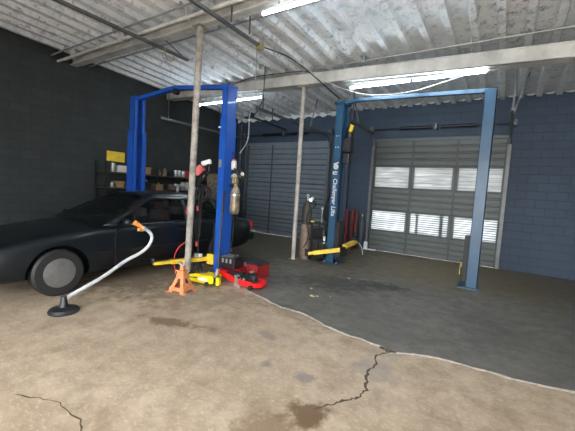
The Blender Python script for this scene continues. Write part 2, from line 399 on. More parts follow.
# grey peeling panels high on the back wall (deck turned down over the wall head)
mb = MB(); xs = []; x = XL+.02
while x < XR: xs.append(x); x += .0925
bot, top = [], []
for i, xx in enumerate(xs):
    zz = (4.16 if xx < -4.4 else 4.30)+.035*math.sin(xx/.37*2*math.pi*1.0)
    yy = YB-.03-.02*math.cos(xx/.37*2*math.pi)
    bot.append(mb.bm.verts.new((xx, yy, zz))); top.append(mb.bm.verts.new((xx, yy, 4.32)))
for i in range(len(xs)-1): mb.bm.faces.new((bot[i], bot[i+1], top[i+1], top[i]))
fp = obj('trim_1', mb, 'deck', smooth=2); struct(fp, 'grey corrugated strip with a wavy lower edge at the head of the back wall', 'trim')
fp.modifiers.new('sol', 'SOLIDIFY').thickness = .006

# beams
def ibeam(y, z0, z1, w, name, label):
    h = .02; mb = MB()
    mb.box((XL, y-w/2, z0), (XR, y+w/2, z0+h)).box((XL, y-w/2, z1-h), (XR, y+w/2, z1)).box((XL, y-.012, z0), (XR, y+.012, z1))
    o = obj(name, mb, 'beam', bevel=.003); struct(o, label, 'beam'); return o
ibeam(4.05, 4.33, 4.5, .16, 'ceiling_beam', 'white painted steel beam across the roof on the nearer pole')
def bz(x): return 4.085-.03*(x+4.2)
mb = MB()
for y0, y1, z0, z1 in ((6.72, 6.74, 0, .25), (6.72, 6.98, 0, .02), (6.70, 6.98, .23, .25)):
    vs = [(x, y, bz(x)+z) for x in (XL, XR) for y in (y0, y1) for z in (z0, z1)]
    mb.add(vs, [(0, 1, 3, 2), (4, 6, 7, 5), (0, 4, 5, 1), (2, 3, 7, 6), (0, 2, 6, 4), (1, 5, 7, 3)])
struct(obj('ceiling_beam', mb, 'beam', bevel=.004), 'white painted steel beam across the roof on the farther pole', 'beam')
for i, (y, z, r_, lb) in enumerate([(3.86, 4.40, .022, 'conduit hung just in front of the nearer roof beam'), (3.72, 4.33, .03, 'thickest pipe running along the nearer roof beam'), (3.58, 4.42, .018, 'front conduit of the bundle by the nearer roof beam'), (4.25, 4.42, .02, 'conduit just behind the nearer roof beam'), (4.42, 4.44, .015, 'thin conduit furthest behind the nearer roof beam'), (6.6, 4.36, .016, 'thin conduit along the farther roof beam')]):
    mb = MB().cyl((XL, y, z), (XR, y, z), r_, n=12)
    x = XL+.7
    while x < XR:
        mb.box((x-.015, y-r_*1.3, z-r_*1.25), (x+.015, y+r_*1.3, 4.5)); x += 1.9
    tag(obj('conduit_pipe', mb, 'conduit' if i not in (1, 3) else 'beam', smooth=True), lb, 'pipe')

# poles
def pole(x, y, h, r_, m, label, lean=0.):
    t = thing('support_pole', label, 'pole', (x, y, 0))
    mb = MB()
    pts_ = [(x, y, .0), (x, y, h)]
    mb.cyl((x, y, .008), (x+lean, y, h), r_, n=24)
    obj('shaft', mb, m, t, smooth=True)
    obj('top_plate', MB().box((x+lean-r_*1.8, y-r_*1.8, h-.015), (x+lean+r_*1.8, y+r_*1.8, h)), m, t)
    obj('base_plate', MB().box((x-r_*1.7, y-r_*1.7, 0), (x+r_*1.7, y+r_*1.7, .012)), m, t)
    return t
pole(-4.69, 4.04, 4.33, .057, 'pole', 'nearer round grey steel pole, standing behind the orange jack stand', .085)
pole(-4.2, 6.86, 4.09, .05, 'pole2', 'farther round pale steel pole, in front of the plain grey roll-up door')

# ------------------------------------------------------------------ roll-up doors
def rollup(x0, x1, name, m, ms, label, windows):
    t = bpy.data.objects.new(name, None); COL.objects.link(t); t.location = ((x0+x1)/2, YB, 0); struct(t, label, 'roll-up door')
    zs = [0.01, .62, 1.24, 1.91, 2.56, 3.3]; yf = YB+.02
    cols = [x0, x0+(x1-x0)/3, x0+(x1-x0)*2/3, x1]
    for i in range(5):
        z0, z1 = zs[i], zs[i+1]
        mb = MB()
        holes = windows and i in (1, 3)
        if not holes:
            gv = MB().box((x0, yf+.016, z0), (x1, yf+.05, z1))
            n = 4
            hh = (z1-z0)/n
            for k in range(n):    # pressed horizontal ribs
                mb.prism([(yf+.02, z0+hh*k+.03), (yf-.008, z0+hh*k+.045), (yf-.008, z0+hh*(k+1)-.03), (yf+.02, z0+hh*(k+1)-.008)], x0, x1, 'X')
        else:
            b_ = .05
            mb.box((x0, yf, z0), (x1, yf+.05, z0+b_*.6)).box((x0, yf, z1-b_*.6), (x1, yf+.05, z1))
            for c in range(4):
                cx = cols[c]; mb.box((max(x0, cx-.075), yf, z0), (min(x1, cx+.075), yf+.05, z1))
        p = obj('door_section', mb, m, t)
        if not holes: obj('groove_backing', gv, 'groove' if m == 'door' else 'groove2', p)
        st = MB()
        for c in range(4):
            cx = cols[c]; ww = .03 if 0 < c < 3 else .045
            a, b = (cx-ww, cx+ww) if 0 < c < 3 else ((cx, cx+ww*1.5) if c == 0 else (cx-ww*1.5, cx))
            st.box((a, yf-.016, z0), (b, yf+.001, z1))
        st.box((x0, yf-.012, z0-.016 if i else z0), (x1, yf+.001, z0+.018))
        obj('stile_frame', st, ms, p)
        if holes:
            for c in range(3):
                a, b = cols[c]+.075, cols[c+1]-.075
                pn = obj('window_pane', MB().box((a-.01, yf+.02, z0+.02), (b+.01, yf+.026, z1-.02)), 'pane' if i == 3 else 'pane_low', p)
                if i == 1 or c == 0 or True:
                    sl_ = MB(); n = 9 if i == 1 else 6
                    for k in range(n):
                        zz = z0+.035+(z1-z0-.07)*(k+.5)/n
                        if i == 1: sl_.box((a, yf+.004, zz-.016), (b, yf+.018, zz+.005))
                        else: sl_.box((a, yf+.008, zz-.004), (b, yf+.018, zz+.003))
                    if i == 1 and c == 1:
                        sl_.box((a+.15, yf+.028, z0), (a+.21, yf+.05, z1)).box((b-.21, yf+.028, z0), (b-.13, yf+.05, z1))  # not slats: uprights added behind this pane to cast its two vertical shadows
                    obj('louver_slats', sl_, ms if i == 3 else 'stile2', p)
    # head strip, tracks and spring shaft
    obj('head_seal', MB().box((x0, YB-.01, DH-.02), (x1, YB+.03, DH+.06)), m, t)
    for sx, xx in ((-1, x0), (1, x1)):
        tr = MB().box((xx-.03 if sx > 0 else xx-.05, YB-.09, 0), (xx+.05 if sx > 0 else xx+.03, YB-.005, 3.12))
        obj('vertical_track', tr, 'track', t)
        P = [(xx, YB-.05, 3.1), (xx, YB-.09, 3.3), (xx, YB-.25, 3.46), (xx, YB-.5, 3.5), (xx, YB-.9, 3.5)]
        obj('curved_track', MB().tube(P, .03, 8), 'track', t, smooth=True)
        tb = MB(); yb = 6.1 if not windows else 7.9
        tb.box((xx-.025, yb, 3.47), (xx+.025, YB-.88, 3.53))
        obj('horizontal_track', tb, 'track', t)
        obj('track_hanger', MB().bar((xx, yb+.25, 3.5), (xx, yb+.25, 4.5), .03, .006, (0, 1, 0)), 'track', t)
        obj('track_hanger', MB().bar((xx, 8.6, 3.5), (xx+.25*sx, 8.6, 4.5), .03, .006, (0, 1, 0)), 'track', t)
    obj('spring_shaft', MB().cyl((x0-.1, YB-.16, 3.62), (x1+.1, YB-.16, 3.62), .016, n=12), 'dark_steel', t, smooth=True)
    sp = MB(); xm = (x0+x1)/2
    for a, b in ((xm-.95, xm-.12), (xm+.12, xm+.95)):
        n = 60
        sp.cyl((a, YB-.16, 3.62), (b, YB-.16, 3.62), .036, n=14)
        for k in range(n):
            xx = a+(b-a)*(k+.5)/n; sp.cyl((xx-.003, YB-.16, 3.62), (xx+.003, YB-.16, 3.62), .042, n=14)
    obj('torsion_spring', sp, 'dark_steel', t, smooth=True)
    for xx in (x0-.08, xm, x1+.08):
        obj('shaft_bracket', MB().box((xx-.03, YB-.2, 3.56), (xx+.03, YB, 3.7)), 'track', t)
    for xx in (x0-.03, x1+.03):
        obj('cable_drum', MB().cyl((xx-.03, YB-.16, 3.62), (xx+.03, YB-.16, 3.62), .07, n=20), 'track', t, smooth=True)
    return t
rollup(*D1, 'door_1', 'door', 'stile', 'plain grey sectional roll-up door behind the black car', False)
d2 = rollup(*D2, 'door_2', 'door2', 'stile2', 'sectional roll-up door with two rows of bright windows', True)
o = obj('track_guard', MB().box((D2[0]-.06, YB-.13, 0.01), (D2[0]+.05, YB-.09, .24)).box((D2[0]-.06, YB-.16, 0.008), (D2[0]+.3, YB-.06, .035)), 'white', d2); o['label'] = 'white angle guard at the foot of the door track'
# opener rail of the plain door
t = thing('door_opener', 'dark ceiling-hung opener rail with a diagonal brace in front of the plain grey door', 'door opener', (-6.72, 8.2, 4.5))
obj('rail', MB().bar((-6.72, 8.0, 3.82), (-6.72, 9.95, 3.78), .05, .04), 'dark_steel', t)
obj('brace', MB().bar((-6.72, 8.1, 3.82), (-6.2, 8.1, 4.5), .03, .012, (0, 1, 0)), 'dark_steel', t)
obj('brace', MB().bar((-6.72, 9.1, 3.8), (-6.72, 9.1, 4.5), .03, .012, (0, 1, 0)), 'dark_steel', t)
obj('motor_housing', MB().box((-6.85, 7.75, 3.76), (-6.59, 8.02, 3.92), bev=.02), 'dark_steel', t)
# downpipes between the doors
for x, m_, lb, r_ in [(-4.72, 'track', 'grey vertical conduit on the back wall just right of the plain door', .035), (-8.78, 'track', 'grey vertical conduit on the back wall left of the plain door', .02)]:
    tag(obj('wall_conduit', MB().cyl((x, YB-.05, .3), (x, YB-.05, 4.45), r_, n=12).box((x-.05, YB-.08, 1.4), (x+.05, YB, 1.44)).box((x-.05, YB-.08, 3.0), (x+.05, YB, 3.04)), m_, smooth=True), lb, 'pipe')
M['buttress'] = mat('slate_blue_paint', (.045, .06, .095), .6, scale=3)
struct(obj('trim_2', MB().box((-4.5, YB-.12, 0.006), (-4.22, YB, 4.3)), 'buttress'), 'slate blue pilaster between the two doors', 'trim')

# front-door tracks hung from the roof near the camera
t = thing('overhead_track', 'grey door track hung from the roof, its end showing left of the nearer pole', 'track', (-5.7, 4.6, 4.5))
obj('rail', MB().bar((-5.62, -2.2, 4.18), (-5.74, 4.74, 4.2), .06, .045), 'track', t)
obj('hanger', MB().bar((-5.73, 4.66, 4.2), (-5.73, 4.05, 4.42), .03, .008), 'track', t)
obj('hanger', MB().bar((-5.66, 1.6, 4.2), (-5.66, 1.6, 4.5), .03, .008, (0, 1, 0)), 'track', t)
o = obj('cable_loop', MB().tube([(-5.70, 4.15, 4.2), (-5.72, 4.2, 4.08), (-5.74, 4.3, 4.03), (-5.76, 4.4, 4.08), (-5.76, 4.42, 4.2)], .012), 'brass', t, smooth=True); o['label'] = 'yellowish loop of cable'
t = thing('overhead_track', 'grey door track hung by straps from the roof beside the nearest light', 'track', (-3.8, 4.2, 4.5))
obj('rail', MB().bar((-3.70, -2.2, 4.18), (-3.94, 4.85, 4.2), .055, .045), 'track', t)
for y in (1.5, 3.96, 4.4):
    obj('hanger', MB().bar((-3.82, y, 4.2), (-3.82, y, 4.5), .03, .008, (0, 1, 0)), 'track', t)
o = obj('junction_box', MB().box((-3.99, 4.78, 4.13), (-3.88, 4.9, 4.25), bev=.01), 'brass', t); o['label'] = 'small cream box at the track end'
def cable(pts_, r_, m_, label, name='cable'):
    return tag(obj(name, MB().tube(pts_, r_, 8), m_, smooth=True), label, 'cable')
cable([(-3.93, 4.85, 4.2), (-3.75, 5.6, 4.22), (-3.6, 6.5, 4.05), (-3.45, 7.25, 3.85)], .012, 'black', 'black cable from the roof track down to the steel-blue lift column')
cable([(-3.93, 4.9, 4.26), (-3.7, 5.8, 4.2), (-3.4, 6.5, 4.0), (-3.0, 7.05, 3.9), (-2.5, 7.1, 3.80), (-1.8, 7.1, 3.80), (-1.2, 7.1, 3.92), (-.5, 7.1, 4.08), (-.3, 7.1, 4.15)], .008, 'offwhite', 'thin pale cable sagging below the right ceiling light')
cable([(-4.6, 4.7, 3.5), (-4.55, 5.4, 3.9), (-4.2, 6.3, 4.25), (-4.05, 6.75, 4.4)], .009, 'black', 'thin black wire rising from the royal blue column to the farther beam')
cable([(-4.3, 5.2, 4.48), (-4.31, 5.2, 3.6), (-4.36, 5.15, 3.05), (-4.33, 5.1, 2.6), (-4.3, 4.85, 2.3)], .010, 'conduit', 'grey hose hanging beside the royal blue column down to the tank')

# lights
def fixture(x0, x1, y, z, label, ntube):
    t = thing('ceiling_light', label, 'light', ((x0+x1)/2, y, z+.06), group='fluorescent ceiling lights')
    obj('housing', MB().box((x0, y-.022, z+.025), (x1, y+.022, z+.055), bev=.006), 'white', t)
    L_ = (x1-x0)/ntube
    for k in range(ntube):
        a, b = x0+L_*k+.02, x0+L_*(k+1)-.02
        for dy in (0,):
            obj('tube', MB().cyl((a+.02, y+dy, z), (b-.02, y+dy, z), .016, n=12), 'tube', t, smooth=True)
        for xx in (a, b):
            obj('end_socket', MB().box((xx-.01, y-.02, z-.02), (xx+.01, y+.02, z+.035)), 'white', t)
    for xx in (x0+.3, x1-.3):
        obj('hanger', MB().box((xx-.008, y-.008, z+.08), (xx+.008, y+.008, ZC+.03)), 'conduit', t)
fixture(-3.05, -.45, 6.85, 3.93, 'pair of lit fluorescent tubes above the steel-blue lift crossbar', 2)
fixture(-7.75, -5.4, 6.85, 3.97, 'lit fluorescent light seen behind the top of the royal blue column', 2)
fixture(-3.2, -.9, 3.93, 4.16, 'nearest lit fluorescent light at the top of the picture', 2)

# ------------------------------------------------------------------ two-post lifts
def channel(x0, x1, y0, y1, z0, z1, open_x, th=.012, lip_=.05):
    """C-section standing column open towards open_x (-1 or +1)"""
    mb = MB()
    back = (x1-th, x1) if open_x < 0 else (x0, x0+th)
    mb.box((back[0], y0, z0), (back[1], y1, z1)).box((x0, y0, z0), (x1, y0+th, z1)).box((x0, y1-th, z0), (x1, y1, z1))
    fx = (x0, x0+th) if open_x < 0 else (x1-th, x1)
    mb.box((fx[0], y0, z0), (fx[1], y0+lip_, z1)).box((fx[0], y1-lip_, z0), (fx[1], y1, z1))
    return mb
def arm(parent, pts_, m_='yellow', pad=True, w=.1, h=.1):
    a, b, c = [Vector(p) for p in pts_]      # root, telescoping joint, tip
    ar = obj('swing_arm', MB().bar(a, b, w, h, bev=.006), m_, parent)
    obj('arm_extension', MB().bar(b+(a-b)*.1, c, w*.7, h*.7, bev=.004), m_, ar)
    obj('arm_pin', MB().cyl(a+Vector((0, 0, -.08)), a+Vector((0, 0, .1)), .03), 'dark_steel', ar, smooth=True)
    if pad: 
        d = (c-b).normalized()
        obj('lift_pad', MB().cyl(c+Vector((0, 0, .0)), c+Vector((0, 0, .07)), .028).cyl(c+Vector((0, 0, .07)), c+Vector((0, 0, .09)), .055), 'dark_steel', ar, smooth=True)
    return ar

lift = thing('car_lift', 'royal blue two-post car lift straddling the black car', 'car lift', (-5.7, 4.63, 0))
near = (-4.47, -4.335, 4.49, 4.74)
obj('column', channel(near[0]-.015, near[1]+.01, near[2]-.01, near[3]+.01, .02, 2.86, -1), 'blue', lift, bevel=.003)
obj('column_extension', channel(near[0], near[1], near[2], near[3], 2.8, 3.46, -1), 'blue', lift, bevel=.003)
obj('column_cap', MB().box((near[0]-.01, near[2]-.01, 3.45), (near[1]+.01, near[3]+.01, 3.49)), 'blue', lift)
obj('base_plate', MB().box((near[0]-.14, near[2]-.06, 0), (near[1]+.05, near[3]+.06, .022)), 'blue', lift)
for x, y in ((near[1]+.035, near[2]-.03), (near[1]+.035, near[3]+.03), (near[0]-.1, near[2]-.03)):
    obj('anchor_bolt', MB().cyl((x, y, .02), (x, y, .05), .012, n=6), 'silver', lift)
obj('carriage', MB().box((near[0]-.10, near[2]+.03, .12), (near[1]-.03, near[3]-.03, .95)), 'dark_steel', lift, bevel=.004)
o = obj('arm_bracket', MB().box((-4.66, 4.47, .17), (-4.5, 4.79, .36)), 'yellow', lift, bevel=.005)
obj('safety_label', MB().box((-4.46, 4.472, 2.0), (-4.40, 4.479, 2.14)), 'brass', lift)
obj('bolt_head', MB().cyl((-4.46, 4.44, 2.72), (-4.46, 4.47, 2.72), .018, n=8), 'white', lift)
arm(lift, [(-4.62, 4.58, .27), (-4.85, 3.80, .27), (-4.92, 3.50, .27)], w=.09, h=.075)
arm(lift, [(-4.62, 4.72, .24), (-4.95, 5.35, .24), (-5.1, 5.6, .24)], pad=False)
o = obj('arm_stop', MB().box((-4.86, 4.32, .22), (-4.70, 4.40, .36), bev=.01), 'white', lift); o['label'] = 'white rubber-faced stop'
obj('safety_release', MB().tube([(-4.30, 4.65, 2.3), (-4.27, 4.66, 1.6), (-4.25, 4.72, .9), (-4.28, 4.68, .3)], .007), 'black', lift, smooth=True)
far = (-7.10, -6.92, 4.34, 4.60)
obj('column', channel(far[0]-.02, far[1]+.02, far[2]-.03, far[3]+.03, .02, 2.75, 1, lip_=.09), 'blue', lift, bevel=.003)
obj('column_extension', channel(far[0], far[1], far[2], far[3], 2.7, 3.5, 1, lip_=.07), 'blue', lift, bevel=.003)
obj('base_plate', MB().box((far[0]-.05, far[2]-.06, 0), (far[1]+.14, far[3]+.06, .022)), 'blue', lift)
obj('carriage', MB().box((far[0]+.03, far[2]+.05, .12), (far[1]+.06, far[3]-.05, .95)), 'dark_steel', lift)
arm(lift, [(-6.82, 4.4, .2), (-6.75, 3.8, .2), (-6.7, 3.5, .2)], pad=False)
arm(lift, [(-6.82, 4.6, .2), (-6.75, 5.2, .2), (-6.7, 5.5, .2)], pad=False)
# folded crossbar, raised in the middle
obj('crossbar', MB().bar((-7.1, 4.47, 3.46), (-5.82, 4.55, 3.60), .09, .075).bar((-5.86, 4.55, 3.60), (-4.38, 4.62, 3.46), .09, .075), 'blue', lift, bevel=.004)
obj('cable_sheave', MB().cyl((-5.83, 4.5, 3.52), (-5.83, 4.6, 3.52), .06), 'dark_steel', lift, smooth=True)

lift2 = thing('car_lift', 'steel-blue two-post car lift with white lettering on its column, by the windowed door', 'car lift', (-1.9, 7.3, 0))
c2 = (-3.47, -3.28, 7.16, 7.46)
obj('column', channel(c2[0], c2[1], c2[2], c2[3], .02, 3.72, 1, lip_=.06), 'teal', lift2, bevel=.003)
obj('base_plate', MB().box((c2[0]-.05, c2[2]-.06, 0.006), (c2[1]+.14, c2[3]+.06, .028)), 'teal', lift2)
for x, y in ((c2[0]-.02, c2[2]-.03), (c2[1]+.1, c2[2]-.03)): obj('anchor_bolt', MB().cyl((x, y, .02), (x, y, .055), .012, n=6), 'silver', lift2)
obj('carriage', MB().box((c2[0]+.04, c2[2]+.03, .14), (c2[1]+.09, c2[3]-.03, 1.0)), 'black', lift2, bevel=.004)
obj('column_cap', MB().box((c2[0]-.03, c2[2]-.03, 3.70), (c2[1]+.03, c2[3]+.03, 3.76)), 'teal', lift2)
for z in (2.72, 2.98):
    for dx in (.06, .12): obj('bolt_head', MB().cyl((c2[0]+dx, c2[2]-.012, z), (c2[0]+dx, c2[2], z), .012, n=8), 'white', lift2)
obj('power_cable', MB().tube([(-3.2, 7.3, 3.1), (-3.19, 7.25, 2.4), (-3.17, 7.2, 1.6), (-3.2, 7.22, 1.0)], .012), 'black', lift2, smooth=True)
pu = obj('power_unit', MB().box((-3.27, 7.2, 2.62), (-3.08, 7.42, 2.95), bev=.02), 'black', lift2)
obj('motor', MB().cyl((-3.15, 7.3, 2.95), (-3.15, 7.3, 3.18), .085), 'blackgloss', pu, smooth=True)
o = obj('motor_cap', MB().cyl((-3.10, 7.2, 3.08), (-3.04, 7.16, 3.2), .045), 'yellow', pu, smooth=True); o['label'] = 'yellow cap on the motor'
obj('oil_tank', MB().box((-3.26, 7.22, 2.35), (-3.1, 7.38, 2.6), bev=.02), 'dark_steel', pu)
ra = obj('swing_arm', MB().bar((-3.04, 6.98, .39), (-3.64, 6.84, .24), .1, .095, bev=.006), 'yellow', lift2)
obj('arm_extension', MB().bar((-3.6, 6.85, .25), (-3.76, 6.81, .215), .07, .06), 'yellow', ra)
obj('lift_pad', MB().cyl((-3.8, 6.8, .15), (-3.8, 6.8, .28), .035).cyl((-3.8, 6.8, .28), (-3.8, 6.8, .31), .055), 'black', ra, smooth=True)
obj('arm_bracket', MB().box((-3.2, 7.0, .2), (-3.04, 7.4, .42)), 'dark_steel', lift2)
ra = obj('swing_arm', MB().bar((-3.08, 7.3, .42), (-3.11, 8.05, .46), .1, .09, bev=.006), 'yellow', lift2)
obj('lift_pad', MB().cyl((-3.11, 7.98, .50), (-3.11, 7.98, .56), .045), 'dark_steel', ra, smooth=True)
obj('air_hose', MB().tube([(-3.12, 7.3, .46), (-3.1, 7.8, .48), (-3.06, 8.1, .45), (-3.0, 8.25, .3), (-2.98, 8.3, .12)], .010), 'offwhite', lift2, smooth=True)
obj('crossbar', MB().bar((-3.38, 7.31, 3.74), (-3.0, 7.31, 3.80), .1, .075).bar((-3.02, 7.31, 3.80), (-.8, 7.31, 3.74), .1, .075).bar((-.82, 7.31, 3.74), (-.35, 7.31, 3.72), .1, .075), 'teal', lift2, bevel=.004)
c3 = (-.5, -.31, 7.16, 7.46)
obj('column', channel(c3[0], c3[1], c3[2], c3[3], .02, 3.72, -1, lip_=.06), 'teal', lift2, bevel=.003)
obj('base_plate', MB().box((c3[0]-.14, c3[2]-.06, 0.006), (c3[1]+.05, c3[3]+.06, .028)), 'teal', lift2)
obj('carriage', MB().box((c3[0]-.09, c3[2]+.03, .14), (c3[1]-.04, c3[3]-.03, 1.0)), 'black', lift2)
arm(lift2, [(c3[0]-.1, 7.4, .25), (-.66, 8.2, .25), (-.7, 8.5, .25)])

def lettering(txt, size, loc, rot, m_, parent, name='lettering', shear=0.):
    cu = bpy.data.curves.new(name, 'FONT'); cu.body = txt; cu.size = size; cu.extrude = .0015; cu.shear = shear
    cu.offset = size*.012
    cu.align_x = 'CENTER'; cu.align_y = 'CENTER'
    o = bpy.data.objects.new('tmp', cu); COL.objects.link(o)
    dg = bpy.context.evaluated_depsgraph_get(); me = bpy.data.meshes.new_from_object(o.evaluated_get(dg))
    bpy.data.objects.remove(o)
    me.transform(Matrix.Translation(loc) @ rot)
    me.transform(wmat(parent).inverted())
    me.materials.clear(); me.materials.append(M[m_])
    q = bpy.data.objects.new(name, me); COL.objects.link(q); q.parent = parent; return q
rotv = Matrix(((0, 1, 0, 0), (0, 0, -1, 0), (-1, 0, 0, 0), (0, 0, 0, 1)))   # letters on the -Y face, turned to read downwards
o = lettering('Challenger Lifts', .14, (-3.37, c2[2]-.003, 1.56), rotv, 'white', lift2, shear=.1); o['label'] = 'white maker lettering running down the column'
lg = MB(); lg.lathe([(.06, 0), (.06, .003), (.036, .003), (.036, 0)], (-3.375, c2[2]-.004, 2.27), 20, (0, 1, 0))
lg.bar((-3.44, c2[2]-.003, 2.33), (-3.31, c2[2]-.003, 2.37), .004, .022).bar((-3.43, c2[2]-.003, 2.15), (-3.33, c2[2]-.003, 2.15), .004, .022).bar((-3.43, c2[2]-.003, 2.10), (-3.33, c2[2]-.003, 2.10), .004, .02).bar((-3.43, c2[2]-.003, 2.10), (-3.43, c2[2]-.003, 2.16), .004, .02, (1, 0, 0))
o = obj('emblem', lg, 'white', lift2); o['label'] = 'round white emblem above the lettering'

# ------------------------------------------------------------------ black sedan (nose towards -Y)
CX = -5.93
car = thing('car', 'black four-door sedan parked between the posts of the royal blue lift', 'car', (CX, 3.85, 0))
def station(y, zb, zs, zt, w):
    """half section from sill to centre line: list of (x, z)"""
    return [(w*.72, zb), (w*.93, zb+.02), (w*.975, zb+.12), (w, zb+(zs-zb)*.55), (w*.985, zs-.10), (w*.95, zs-.025), (w*.88, zs), (w*.55, zt), (0, zt+.012)]
ST = [(1.28, .42, .60, .60, .62), (1.30, .30, .68, .68, .74), (1.42, .24, .72, .73, .84), (1.8, .22, .80, .84, .905), (2.3, .22, .87, .91, .925), (2.75, .22, .925, .965, .93),
      (3.4, .22, .945, .95, .935), (4.4, .22, .955, .955, .935), (5.2, .22, .96, .965, .93), (5.7, .24, .955, .985, .92), (6.0, .26, .93, .965, .895), (6.28, .30, .90, .94, .84), (6.36, .36, .84, .88, .77), (6.38, .5, .72, .74, .70)]
mb = MB(); rows = []
for (y, zb, zs, zt, w_) in ST:
    h = station(y, zb, zs, zt, w_)
    full = [(x, z) for x, z in h]+[(-x, z) for x, z in h[-2::-1]]
    rows.append([mb.bm.verts.new((CX+x, y, z)) for x, z in full])
for a, b in zip(rows, rows[1:]):
    n = len(a)
    for k in range(n-1): mb.bm.faces.new((a[k], b[k], b[k+1], a[k+1]))
    mb.bm.faces.new((a[-1], b[-1], b[0], a[0]))
mb.bm.faces.new(rows[0]); mb.bm.faces.new(rows[-1][::-1])
body = obj('body', mb, 'carpaint', car, smooth=2)
body.modifiers.new('sub', 'SUBSURF').levels = 2; body.modifiers['sub'].render_levels = 2
# cut the wheel arches
AX = (2.12, 5.22)
cutter = MB()
for y in AX:
    for sx in (-1, 1): cutter.cyl((CX+sx*.62, y, .33), (CX+sx*1.1, y, .33), .385, n=40)
me_c = bpy.data.meshes.new('c'); cutter.bm.to_mesh(me_c); cutter.bm.free()
oc = bpy.data.objects.new('c', me_c); COL.objects.link(oc)
bo = body.modifiers.new('arch', 'BOOLEAN'); bo.operation = 'DIFFERENCE'; bo.object = oc; bo.solver = 'EXACT'
bpy.context.view_layer.update()
dg = bpy.context.evaluated_depsgraph_get()
oc.data.transform(Matrix.Identity(4))
me_b = bpy.data.meshes.new_from_object(body.evaluated_get(dg))
body.modifiers.clear(); body.data = me_b
bpy.data.objects.remove(oc)
me_b.materials.clear(); me_b.materials.append(M['carpaint'])
for p in me_b.polygons: p.use_smooth = True; p.material_index = 0
me_b.set_sharp_from_angle(angle=R(40))
# greenhouse grid
def gp(sx, yb, yr, j):     # j 0 belt .. 1 roof edge
    z = .945+(1.375-.945)*j; x = .845-.215*j-.05*j*j*0+.03*math.sin(math.pi*j)
    return Vector((CX+sx*x, yb+(yr-yb)*j, z))
colsY = [(2.72, 3.60), (2.90, 3.70), (4.28, 4.31), (4.38, 4.39), (5.28, 5.0), (5.40, 5.08), (5.72, 5.18)]
J = [0, .05, .3, .6, .93, 1.]
fr = MB(); wins = {}
for sx in (-1, 1):
    for c in range(len(colsY)-1):
        for j in range(len(J)-1):
            win = c in (1, 3) and 0 < j < 4
            q = [gp(sx, *colsY[c], J[j]), gp(sx, *colsY[c+1], J[j]), gp(sx, *colsY[c+1], J[j+1]), gp(sx, *colsY[c], J[j+1])]
            if win:
                off = Vector((-sx*.012, 0, 0))
                wins.setdefault((sx, c), MB()).add([v+off for v in q], [(0, 1, 2, 3)])
            else: fr.add(q, [(0, 1, 2, 3)])
# roof
ys = [3.60, 3.85, 4.35, 4.8, 5.18]
for a, b, i in zip(ys, ys[1:], range(9)):
    def rp(y, u):   # u -1..1
        e = 1-min(1, (min(abs(y-3.6), abs(5.18-y)))/.4)
        return Vector((CX+.63*u, y, 1.375+(.10*(1-u**4))*(1-.45*e)))
    for k in range(8):
        u0, u1 = -1+k/4, -1+(k+1)/4
        fr.add([rp(a, u0), rp(a, u1), rp(b, u1), rp(b, u0)], [(0, 1, 2, 3)])
bmesh.ops.remove_doubles(fr.bm, verts=fr.bm.verts, dist=.002)
cab = obj('roof', fr, 'carpaint', car, smooth=True)
sd = cab.modifiers.new('sol', 'SOLIDIFY'); sd.thickness = .02
for (sx, c), mb in wins.items():
    o = obj('side_window', mb, 'glass', car)
ws = MB(); rw = MB()
for k in range(8):
    u0, u1 = -1+k/4, -1+(k+1)/4
    def wb(u): return Vector((CX+.83*u, 2.72-.14*(1-u*u), .945+.02*(1-u*u)))
    def wt(u): return Vector((CX+.62*u, 3.61-.02*(1-u*u), 1.372+.055*(1-u*u)))
    def rb(u): return Vector((CX+.83*u, 5.72+.08*(1-u*u), .945+.03*(1-u*u)))
    def rt(u): return Vector((CX+.62*u, 5.17, 1.372+.055*(1-u*u)))
    ws.add([wb(u0), wb(u1), wt(u1), wt(u0)], [(0, 1, 2, 3)]); rw.add([rb(u0), rb(u1), rt(u1), rt(u0)], [(0, 1, 2, 3)])
for nm, q in (('windshield', ws), ('rear_window', rw)):
    bmesh.ops.remove_doubles(q.bm, verts=q.bm.verts, dist=.002); obj(nm, q, 'glass', car, smooth=2)
